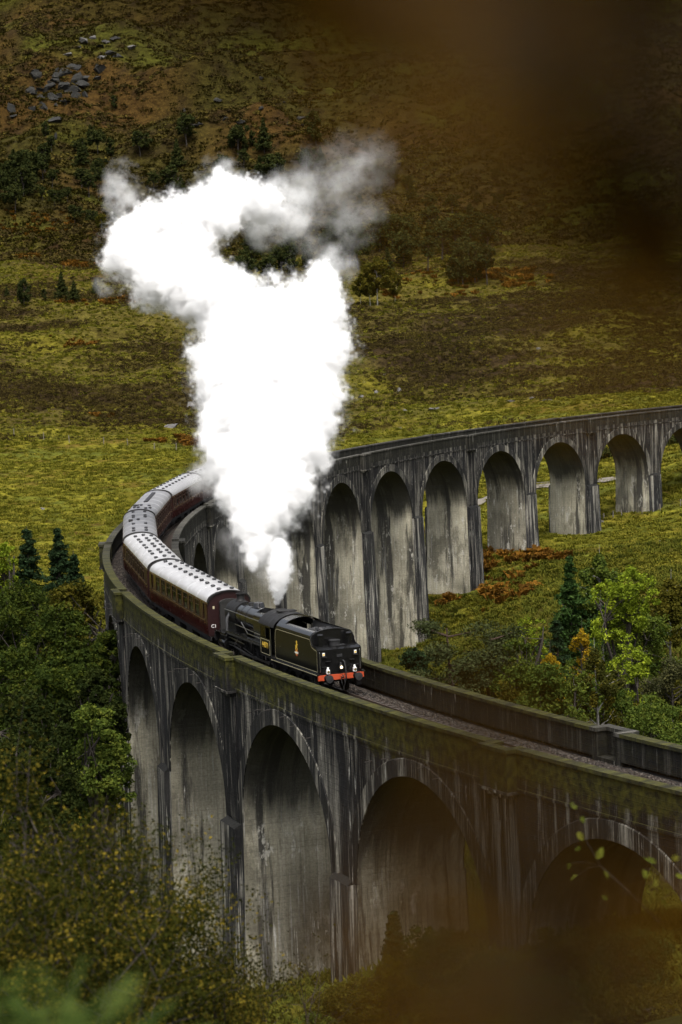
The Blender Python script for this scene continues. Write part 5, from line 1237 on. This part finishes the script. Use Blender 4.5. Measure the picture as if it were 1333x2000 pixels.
scatter('bracken', 'rust-orange autumn bracken in patches on the slopes', 'bracken', clump_mesh('bracken_clump', 22, 1.0, 0.85, 0.13, MBk, 8), np.c_[x, y, ground(x, y)], 0.7+sg_.random(len(x))*0.8)
# ------------------------------------------------------------------ rocks, fences, gate, path
MAT_ROCK = plain('pale_rock', (0.10,0.095,0.088), 0.95, spec=0.2, var=0.8, scale=1.5, bump=0.8)
MAT_CRAG = plain('dark_crag_rock', (0.022,0.0215,0.019), 0.95, spec=0.2, var=0.9, scale=1.6, bump=0.8)
MAT_WOOD = plain('weathered_wood', (0.16,0.14,0.11), 0.9, var=0.3)
MAT_PATH = plain('gravel_path', (0.13,0.115,0.09), 0.95, var=0.35, scale=3)
def rock_mesh(seed, mat):
    import bmesh
    g = np.random.default_rng(seed); bm = bmesh.new(); bmesh.ops.create_icosphere(bm, subdivisions=3, radius=1.0)
    ax = g.normal(size=(16, 3)); ax /= np.linalg.norm(ax, axis=1)[:, None]; cut = g.uniform(0.30, 0.75, 16)
    for v in bm.verts:
        p = np.array(v.co)*(1+0.35*math.sin(3*v.co.x+seed)*math.sin(2.5*v.co.y+2*seed))
        for a, c in zip(ax, cut):
            d = p@a
            if d > c: p = p-a*(d-c)
        v.co = p*(1+0.035*g.normal())
    me = bpy.data.meshes.new('rock'); bm.to_mesh(me); bm.free(); me.materials.append(mat); return me
RK = [rock_mesh(k, MAT_ROCK) for k in range(4)]; CK = [rock_mesh(20+k, MAT_CRAG) for k in range(4)]
def rock(u, v, wpx, hpx, label, group, meshes, seed, y0=300):
    p = ground_hit(u, v, y0); k = p[1]/FPX; r = random.Random(seed)
    o = link(group and 'rock' or 'boulder', meshes[seed % 4], None, (p[0], p[1], p[2]-hpx*k*0.14), (r.uniform(-.3, .3), r.uniform(-.3, .3), r.uniform(0, 6)), (wpx*k*0.75, wpx*k*0.7, hpx*k*0.8))
    tag(o, label, 'rock', group)
BO = [(735,768,16,22,'upright pale boulder, left of two on the heath right of the steam'), (778,768,14,22,'upright pale boulder, right of two on the heath right of the steam'), (708,776,18,9,'flat pale rock at the edge of the steam'), (752,735,10,8,'small pale rock above the two upright boulders'),
 (332,832,42,22,'largest pale rock left of the steam above the fence'), (372,798,22,26,'pale rock half hidden by the steam'), (845,800,26,12,'low grey rock in the heath above the viaduct'), (792,802,14,9,'small bluish rock below the two upright boulders'), (1000,784,20,10,'pale rock above the middle of the far viaduct'),
 (1072,784,34,13,'wide pale rock slab above the far viaduct'), (1040,778,22,8,'flat rock beside the wide slab above the far viaduct'), (1052,680,14,8,'lone pale rock high in the brown heath'), (782,838,12,10,'small rock just above the far parapet'), (1175,1022,12,7,'small grey rock in the meadow under the far arches'), (1290,1058,16,6,'flat rock in the right meadow'), (1312,1036,10,5,'tiny rock near the right edge of the meadow'), (150,955,16,6,'flat stone in the meadow above the left wood'), (83,996,14,6,'flat stone in the meadow above the left conifer')]
for k, (u, v, w_, h, lb) in enumerate(BO): rock(u, v, w_, h, lb, None, RK, k)
cr = random.Random(4)
for k in range(44):
    rock(cr.gauss(108, 44), cr.gauss(178, 28), cr.uniform(8, 34)**1.0, cr.uniform(8, 26), 'dark rock of the crag at the upper left', 'crag at the upper left', CK, k, 600)
for k in range(12):
    rock(cr.gauss(195, 34), cr.gauss(92, 20), cr.uniform(10, 26), cr.uniform(8, 16), 'grey rock scattered on the slope above the crag', 'rocks above the crag', RK if k % 2 else CK, k+40, 600)
for k in range(14):
    rock(cr.uniform(340, 620), cr.gauss(225, 24), cr.uniform(8, 22), cr.uniform(6, 12), 'dark rock in the broken band above the steam', 'rock band above the steam', CK, k+60, 600)

def post_fence(name, px, label, hpx=15, y0=300):
    P = [ground_hit(u, v, y0) for u, v in px]; f = empty(name, P[0]); o = Vector(P[0])
    tops = []
    for k, p in enumerate(P):
        h = hpx*p[1]/FPX; q = Vector(p)-o
        MB().prism([(-.07, -.07), (.07, -.07), (.07, .07), (-.07, .07)], -0.3, h, 'z').build('post', MAT_WOOD, f, loc=q, rot=(0.04*math.sin(k*3), 0.05*math.cos(k*2), k)); tops.append((q, h))
    for fr in (0.9, 0.6, 0.35):
        MB().tube([tuple(q+Vector((0, 0, h*fr))) for q, h in tops], 0.012, 4).build('wire', MAT_IRON, f)
    tag(f, label, 'fence')
post_fence('wire_fence', [(-20,848),(28,853),(86,860),(136,867),(203,869),(250,874),(302,880),(345,882),(395,878)], 'wire fence on thin wooden posts along the top of the meadow')
post_fence('wire_fence', [(1150,1035),(1180,1018),(1198,1012),(1215,1010),(1255,1005),(1290,998),(1330,990)], 'wire fence on thin posts in the meadow under the right-hand far arches', 13)
# field gate behind the far arches
gp = ground_hit(1040, 962); gt = empty('field_gate', gp, 0.35); tag(gt, 'weathered wooden field gate seen through the far arch', 'gate')
for k in range(5): MB().box(0, 3.4, -0.03, 0.03, 0.25+0.28*k, 0.36+0.28*k).build('bar', MAT_WOOD, gt)
for x in (-0.12, 3.52): MB().box(x-0.1, x+0.1, -0.1, 0.1, -0.3, 1.75).build('post', MAT_WOOD, gt)
MB().tube([(0.1, 0.05, 0.3), (3.3, 0.05, 1.4)], 0.05, 5).build('brace', MAT_WOOD, gt)
def path(px, wid, y0=320):
    P = [ground_hit(u, v, y0) for u, v in px]; pts = []
    for a, b_ in zip(P[:-1], P[1:]):
        for i in range(8): pts.append((a[0]+(b_[0]-a[0])*i/8, a[1]+(b_[1]-a[1])*i/8))
    m = MB(); L_, R_ = [], []
    for i, p in enumerate(pts):
        q = pts[min(i+1, len(pts)-1)]; o = pts[max(i-1, 0)]; d = Vector((q[0]-o[0], q[1]-o[1])); d = d.normalized() if d.length else Vector((1, 0)); n_ = Vector((-d.y, d.x))
        for sgn, Lst in ((1, L_), (-1, R_)):
            xx, yy = p[0]+n_.x*wid*sgn*(0.5+0.06*math.sin(i*1.7+sgn)), p[1]+n_.y*wid*sgn*0.5; Lst.append((xx, yy, gz(xx, yy)+0.28))
    n_ = len(pts); m.add(L_+R_, [(i, i+1, n_+i+1, n_+i) for i in range(n_-1)]); tag(m.build('gravel_path', MAT_PATH), kind='structure')
path([(845,1030),(880,1012),(915,995),(940,982),(962,973),(985,966),(1030,960),(1100,952),(1180,942),(1230,932)], 2.6)

# ------------------------------------------------------------------ plants close to the photographer
MAT_FERN = leaf_mat('fern_green', (0.020,0.034,0.008), (0.045,0.068,0.014), (0.085,0.11,0.026), trans=0.3)
MAT_NEARLEAF = leaf_mat('near_leaf_green', (0.10,0.14,0.02), (0.20,0.24,0.035), (0.34,0.33,0.06), trans=0.4)
MAT_BROWN = leaf_mat('dead_leaf_brown', (0.008,0.0042,0.0006), (0.018,0.0088,0.0010), (0.055,0.026,0.003), trans=0.1)
MAT_TWIG = plain('dark_twig', (0.02,0.015,0.01), 0.9)
def leaf_blade(p, d, n, L_, W_, V, F):          # folded ovate leaf
    d = d.normalized(); s_ = d.cross(n).normalized(); n = s_.cross(d).normalized(); k = len(V)
    prof = [(0, 0), (0.2, 0.34), (0.45, 0.5), (0.72, 0.36), (1.0, 0)]
    for t, w in prof:
        c = p+d*(L_*t)-n*(L_*0.22*t*t)
        V += [tuple(c), tuple(c+s_*W_*w+n*W_*w*0.3), tuple(c-s_*W_*w+n*W_*w*0.3)]
    for i in range(4):
        a = k+3*i; F += [(a, a+3, a+4, a+1), (a, a+2, a+5, a+3)]
def leafy_twig(name, path_px, leaves, mat, label, Ls, Wr, seed, rad, cat='branch'):
    g = random.Random(seed); base = Vector(at(*path_px[0])); o = empty(name, base)
    pts = [Vector(at(*p))-base for p in path_px]
    MB().tube([tuple(p) for p in pts], list(np.linspace(rad, rad*0.4, len(pts))), 6).build('twig', MAT_TWIG, o)
    for (u, v, Y, k) in leaves:
        p = Vector(at(u, v, Y))-base
        near = min(pts, key=lambda q: (q-p).length)
        V, F = [], []; d = Vector((g.gauss(0, 1), g.gauss(0, 0.5), g.gauss(-0.3, 0.7))); n = Vector((g.gauss(0, .6), -1, g.gauss(0.6, .5)))
        L_ = Ls*k*g.uniform(0.8, 1.2); p0 = p-d.normalized()*L_*0.5
        leaf_blade(p0, d, n, L_, L_*Wr, V, F)
        me = bpy.data.meshes.new('leaf'); me.from_pydata(V, [], F); a = me.attributes.new('tint', 'FLOAT', 'FACE'); a.data.foreach_set('value', np.full(len(F), g.random(), np.float32)); me.materials.append(mat)
        lf = link('leaf', me, o)
        mid = (near+p0)*0.5+Vector((0, 0, 0.1*(near-p0).length))
        MB().tube([tuple(near), tuple(mid), tuple(p0)], rad*0.3, 5).build('stalk', MAT_TWIG, lf)
    tag(o, label, cat)
lg = random.Random(21)
def spray(n, ua, ub, va, vb, ya, yb): return [(lg.uniform(ua, ub), lg.uniform(va, vb), lg.uniform(ya, yb), lg.uniform(0.8, 1.3)) for _ in range(n)]
leafy_twig('leafy_branch', [(1700,-300,0.62),(1450,60,0.60),(1200,200,0.58),(980,100,0.57),(760,0,0.56),(500,-40,0.58)], spray(11,980,1420,-140,300,.36,.56)+spray(8,1150,1440,330,600,.34,.5)+spray(8,560,980,-190,60,.4,.55)+spray(7,260,620,-190,10,.42,.55)+spray(3,750,1000,120,330,.4,.45)+spray(4,-80,120,-180,-50,.55,.7), MAT_BROWN,
  'out-of-focus dark brown leafy branch hanging over the upper right', 0.032, 0.62, 3, 0.0022)
leafy_twig('leafy_branch', [(1700,2400,0.62),(1400,2050,0.62),(1150,1980,0.60),(900,1950,0.58),(700,2000,0.58)], spray(11,720,1400,1880,2120,.38,.55)+spray(6,1150,1420,1700,1880,.36,.46)+spray(5,910,1000,1400,1780,.36,.46)+spray(4,600,860,1740,1980,.4,.5), MAT_BROWN,
  'out-of-focus brown leafy branch across the bottom right', 0.026, 0.6, 5, 0.002)
MAT_GOLDLEAF = leaf_mat('golden_dead_leaf', (0.060,0.028,0.003), (0.085,0.042,0.005), (0.11,0.055,0.007), trans=0.25)
leafy_twig('leafy_twig', [(1500,-350,0.40),(1150,60,0.36),(950,160,0.34),(780,200,0.34)], [(800,190,.33,.8),(900,330,.34,.9),(720,70,.35,.8),(1010,130,.34,.8),(1180,700,.36,.8)], MAT_GOLDLEAF,
  'out-of-focus golden-brown leaves in front of the upper hillside', 0.026, 0.6, 31, 0.0014, 'twig')
leafy_twig('leafy_twig', [(1500,2400,0.40),(1150,2020,0.38),(960,1800,0.37),(940,1500,0.37)], [(940,1480,.36,.5),(950,1640,.36,.5),(840,1890,.36,.7),(1060,1840,.37,.6),(1000,1960,.38,.7)], MAT_GOLDLEAF,
  'out-of-focus golden-brown leaves in front of the lower right wall', 0.024, 0.55, 33, 0.0014, 'twig')
leafy_twig('leafy_twig', [(1290,1800,13.5),(1230,1740,13.4),(1175,1690,13.5),(1140,1630,13.5),(1122,1565,13.5)], [(1122,1572,13.5,1),(1135,1632,13.4,1.1),(1130,1655,13.5,.8),(1172,1665,13.4,1.3),(1112,1690,13.5,1),(1120,1712,13.4,1.1),(1185,1705,13.5,1.1),(1140,1600,13.5,.8),(1182,1750,13.4,.8),(1200,1780,13.4,.8)], MAT_NEARLEAF,
  'slender twig with a few pale green leaves in front of the right arch', 0.062, 0.6, 8, 0.006, 'twig')
leafy_twig('leafy_twig', [(1420,1800,13),(1330,1740,13.0),(1280,1700,13.2),(1262,1660,13.2)], [(1272,1678,13.2,1.1),(1262,1705,13.1,.9),(1282,1722,13,1),(1270,1742,13.1,1),(1320,1675,13.1,1),(1330,1710,13,1.1),(1300,1760,13,.9)], MAT_NEARLEAF,
  'short twig with pale leaves at the right edge above the bushes', 0.058, 0.6, 9, 0.006, 'twig')
# fern fronds
def fern(name, base_px, tips, label, seed):
    g = random.Random(seed); b0 = Vector(at(*base_px)); o = empty(name, b0)
    for tp in tips:
        e = Vector(at(*tp))-b0; mid = e*0.5+Vector((0, 0, e.length*0.22)); pts = []
        for i in range(15):
            t = i/14; pts.append((1-t)**2*Vector((0, 0, 0))+2*t*(1-t)*mid+t*t*e)
        fr = MB().tube([tuple(p) for p in pts], list(np.linspace(0.004, 0.001, 15)), 5).build('frond', MAT_FERN, o)
        V, F = [], []
        for i in range(2, 15):
            d = (pts[i]-pts[i-1]).normalized(); sd_ = d.cross(Vector((0, 0, 1))).normalized(); w = 0.10*math.sin(PI*(0.12+0.86*i/15))+0.012
            for sg in (1, -1):
                leaf_blade(pts[i], sd_*sg+d*0.45-Vector((0, 0, .15)), Vector((g.gauss(0, .2), -.2, 1)), w, w*0.28, V, F)
        me = bpy.data.meshes.new('pinnae'); me.from_pydata(V, [], F); a = me.attributes.new('tint', 'FLOAT', 'FACE'); a.data.foreach_set('value', np.repeat([g.random() for _ in range(len(F)//8+1)], 8)[:len(F)].astype(np.float32)); me.materials.append(MAT_FERN)
        link('pinnae', me, fr)
    tag(o, label, 'fern')
fern('fern', (60,2350,4.6), [(-40,1885,4.5),(60,1890,4.7),(160,1880,4.6),(250,1905,4.4),(330,1960,4.5),(400,2010,4.3),(120,1960,4.2),(0,1950,4.2)], 'blurred green fern fronds in the bottom left corner', 3)
# loose ballast stones on the open track
bs = []; q = np.random.default_rng(2); n = 26000
s_ = q.uniform(-30, 110, n); r_ = q.uniform(-2.62, 2.62, n); tt = TH0-s_/R0
zb_ = -0.34+0.16*np.clip((2.4-np.abs(r_))/0.7, 0, 1)+0.01
import bmesh as _bm
def stone():
    b_ = _bm.new(); _bm.ops.create_icosphere(b_, subdivisions=1, radius=0.05); g = np.random.default_rng(1)
    for v in b_.verts: v.co = v.co*float(g.uniform(0.7, 1.25))
    me = bpy.data.meshes.new('ballast_stone'); b_.to_mesh(me); b_.free(); m, nt, N, L, bb = newmat('ballast_stone_mix')
    oi = N.new('ShaderNodeObjectInfo'); L.new(_ramp(N, L, oi.outputs['Random'], [(0, (0.008,0.007,0.006)), (0.6, (0.028,0.021,0.016)), (1, (0.085,0.072,0.060))]), bb.inputs['Base Color']); bb.inputs['Roughness'].default_value = 0.95
    me.materials.append(m); return me
scatter('ballast_stones', 'loose brown ballast stones between the parapets', 'ballast', stone(), np.c_[CX+(R0+r_)*np.cos(tt), CY+(R0+r_)*np.sin(tt), zb_], q.uniform(0.7, 1.6, n))
# ------------------------------------------------------------------ steam
def steam(name, blobs, vox, dens, seed, label, warp=1.0, nscale=0.35, namp=1.15):
    pts = [at(u, v, Y) for u, v, Y, r, k in blobs]
    rr = [r*Y/FPX for u, v, Y, r, k in blobs]
    lo = [min(p[i]-1.25*q for p, q in zip(pts, rr)) for i in range(3)]; hi = [max(p[i]+1.25*q for p, q in zip(pts, rr)) for i in range(3)]
    base = pts[0]
    ng = bpy.data.node_groups.new(name, 'GeometryNodeTree')
    ng.interface.new_socket('Geometry', in_out='INPUT', socket_type='NodeSocketGeometry')
    ng.interface.new_socket('Geometry', in_out='OUTPUT', socket_type='NodeSocketGeometry')
    N, L = ng.nodes, ng.links
    out = N.new('NodeGroupOutput'); pos = N.new('GeometryNodeInputPosition')
    def mth(op, a, b=None, c=None, clamp=False):
        return _math_g(N, L, op, a, b, c, clamp)
    def vec(op, a, b):
        n = N.new('ShaderNodeVectorMath'); n.operation = op
        for k, x in enumerate((a, b)):
            if isinstance(x, tuple): n.inputs[k].default_value = x
            else: L.new(x, n.inputs[k])
        return n
    def noise(src, scale, detail, rough, off, ntype='FBM'):
        n = N.new('ShaderNodeTexNoise'); n.inputs['Scale'].default_value = scale; n.inputs['Detail'].default_value = detail; n.inputs['Roughness'].default_value = rough
        a = vec('ADD', src, (off, off*0.7, -off)); L.new(a.outputs[0], n.inputs['Vector']); return n
    P = pos.outputs[0]
    w1 = noise(P, 0.16, 2, 0.5, seed); wv = vec('SUBTRACT', w1.outputs['Color'], (0.5, 0.5, 0.5))
    sc = N.new('ShaderNodeVectorMath'); sc.operation = 'SCALE'; sc.inputs['Scale'].default_value = 3.2*warp; L.new(wv.outputs[0], sc.inputs[0])
    w2 = noise(P, 0.55, 3, 0.55, seed+5); wv2 = vec('SUBTRACT', w2.outputs['Color'], (0.5, 0.5, 0.5))
    sc2 = N.new('ShaderNodeVectorMath'); sc2.operation = 'SCALE'; sc2.inputs['Scale'].default_value = 1.7*warp; L.new(wv2.outputs[0], sc2.inputs[0])
    Q = vec('ADD', vec('ADD', P, sc.outputs[0]).outputs[0], sc2.outputs[0]).outputs[0]
    best = None; thin = None
    for (p, r, b) in zip(pts, rr, blobs):
        d = N.new('ShaderNodeVectorMath'); d.operation = 'DISTANCE'; L.new(Q, d.inputs[0]); d.inputs[1].default_value = tuple(p[i]-base[i] for i in range(3))
        f = mth('MULTIPLY_ADD', d.outputs['Value'], -1.0/r, 1.0)
        if b[4] < 1:
            f = mth('MULTIPLY', mth('MAXIMUM', f, 0.0), b[4]); thin = f if thin is None else mth('MAXIMUM', thin, f)
        else:
            best = f if best is None else mth('SMOOTH_MAX', best, f, 0.12)
    n1 = noise(P, nscale, 8, 0.70, seed+11).outputs[0]
    n2 = noise(P, nscale*3.4, 6, 0.7, seed+3).outputs[0]
    e = mth('ADD', mth('MULTIPLY', mth('SUBTRACT', n1, 0.51), namp), mth('MULTIPLY', mth('SUBTRACT', n2, 0.5), namp*0.95))
    # the field is about 0 on the edge; noise matters most near the edge
    v = mth('ADD', best, e)
    mr = N.new('ShaderNodeMapRange'); mr.interpolation_type = 'SMOOTHSTEP'; mr.inputs[1].default_value = 0.0; mr.inputs[2].default_value = 0.32; mr.inputs[4].default_value = dens
    L.new(v, mr.inputs[0]); D = mr.outputs[0]
    soft = N.new('ShaderNodeMapRange'); soft.inputs[1].default_value = -0.22; soft.inputs[2].default_value = 0.15; soft.inputs[4].default_value = dens*0.06; soft.interpolation_type = 'SMOOTHSTEP'
    L.new(v, soft.inputs[0]); D = mth('ADD', D, soft.outputs[0])
    if thin is not None:
        n3 = noise(Q, nscale*0.75, 8, 0.68, seed+29).outputs[0]
        tv = mth('MULTIPLY', thin, mth('MAXIMUM', mth('MULTIPLY_ADD', n3, 11.0, -5.3), 0.0)); D = mth('ADD', D, mth('MULTIPLY', tv, dens))
    cube = N.new('GeometryNodeVolumeCube')
    cube.inputs['Min'].default_value = tuple(lo[i]-base[i] for i in range(3)); cube.inputs['Max'].default_value = tuple(hi[i]-base[i] for i in range(3))
    for i, ax in enumerate('XYZ'): cube.inputs['Resolution '+ax].default_value = max(8, int((hi[i]-lo[i])/(vox*(1.0, 2.2, 1.0)[i])))
    L.new(D, cube.inputs['Density'])
    m, nt, mN, mL, b = newmat(name+'_vapour'); mN.remove(b)
    pv = mN.new('ShaderNodeVolumePrincipled'); pv.inputs['Color'].default_value = (1, 1, 1, 1); pv.inputs['Density'].default_value = 1.0; pv.inputs['Anisotropy'].default_value = 0.0
    mL.new(pv.outputs[0], mN['Material Output'].inputs['Volume'])
    sm_ = N.new('GeometryNodeSetMaterial'); sm_.inputs['Material'].default_value = m
    L.new(cube.outputs[0], sm_.inputs[0]); L.new(sm_.outputs[0], out.inputs[0])
    vol = bpy.data.volumes.new(name); vol.materials.append(m)
    o = link(name, vol, None, base); md = o.modifiers.new('vapour', 'NODES'); md.node_group = ng
    tag(o, label, 'steam', kind='stuff')
    return o
def _math_g(N, L, op, a, b=None, c=None, clamp=False):
    return _math(N, L, op, a, b, c, clamp)
steam('steam_plume', [(497,1092,152,16,1),(500,1068,153,30,1),(492,1030,154,44,1),(505,1000,155,58,1),(520,960,157,74,1),(575,960,158,42,1),(455,960,158,40,1),(522,905,160,98,1),(600,895,161,50,1),(440,890,161,48,1),(525,845,164,112,1),(605,850,165,56,1),(435,830,165,50,1),
  (530,785,168,122,1),(605,770,170,72,1),(450,770,171,70,1),(535,715,173,128,1),(615,700,174,66,1),(450,700,175,70,1),(550,665,177,104,1),(612,625,179,64,1),(632,560,182,40,1),(600,590,181,40,1),(480,648,181,70,1),
  (430,590,187,70,1),(375,560,191,66,1),(310,535,195,66,1),(262,500,198,54,1),(255,460,200,42,1),(310,460,199,66,1),(370,490,197,58,1),(345,425,200,50,1),(400,420,199,56,1),(440,420,198,36,1),(432,365,202,34,1),(470,395,200,46,1),(520,400,201,34,1),
  (540,420,203,80,0.55),(580,390,205,80,0.16),(640,360,206,90,0.085),(700,325,207,95,0.06),(690,430,206,70,0.085),(610,450,205,70,0.08),(430,350,203,60,0.4),(248,352,203,44,0.3),(232,392,203,44,0.3),(210,555,203,36,0.35),(655,520,185,46,0.35),(470,1075,154,60,0.16),(520,1100,153,60,0.16),(400,930,163,50,0.4)],
  0.14, 2.4, 3.0, 'tall dense white steam plume rising from the locomotive chimney', nscale=0.46, namp=1.85, warp=0.6)
steam('safety_valve_steam', [(543,1174,143.6,7,1),(544,1160,143.6,12,1),(545,1145,143.6,18,1),(547,1128,143.7,23,1),(549,1112,143.8,26,1),(550,1095,144,26,1),(549,1080,144.1,22,1),(547,1066,144.2,17,1),(546,1052,144.4,26,0.4),(556,1080,144.1,30,0.3)],
  0.06, 4.0, 21.0, 'small white jet of steam from the safety valves above the cab', warp=0.2, nscale=1.7, namp=1.3)
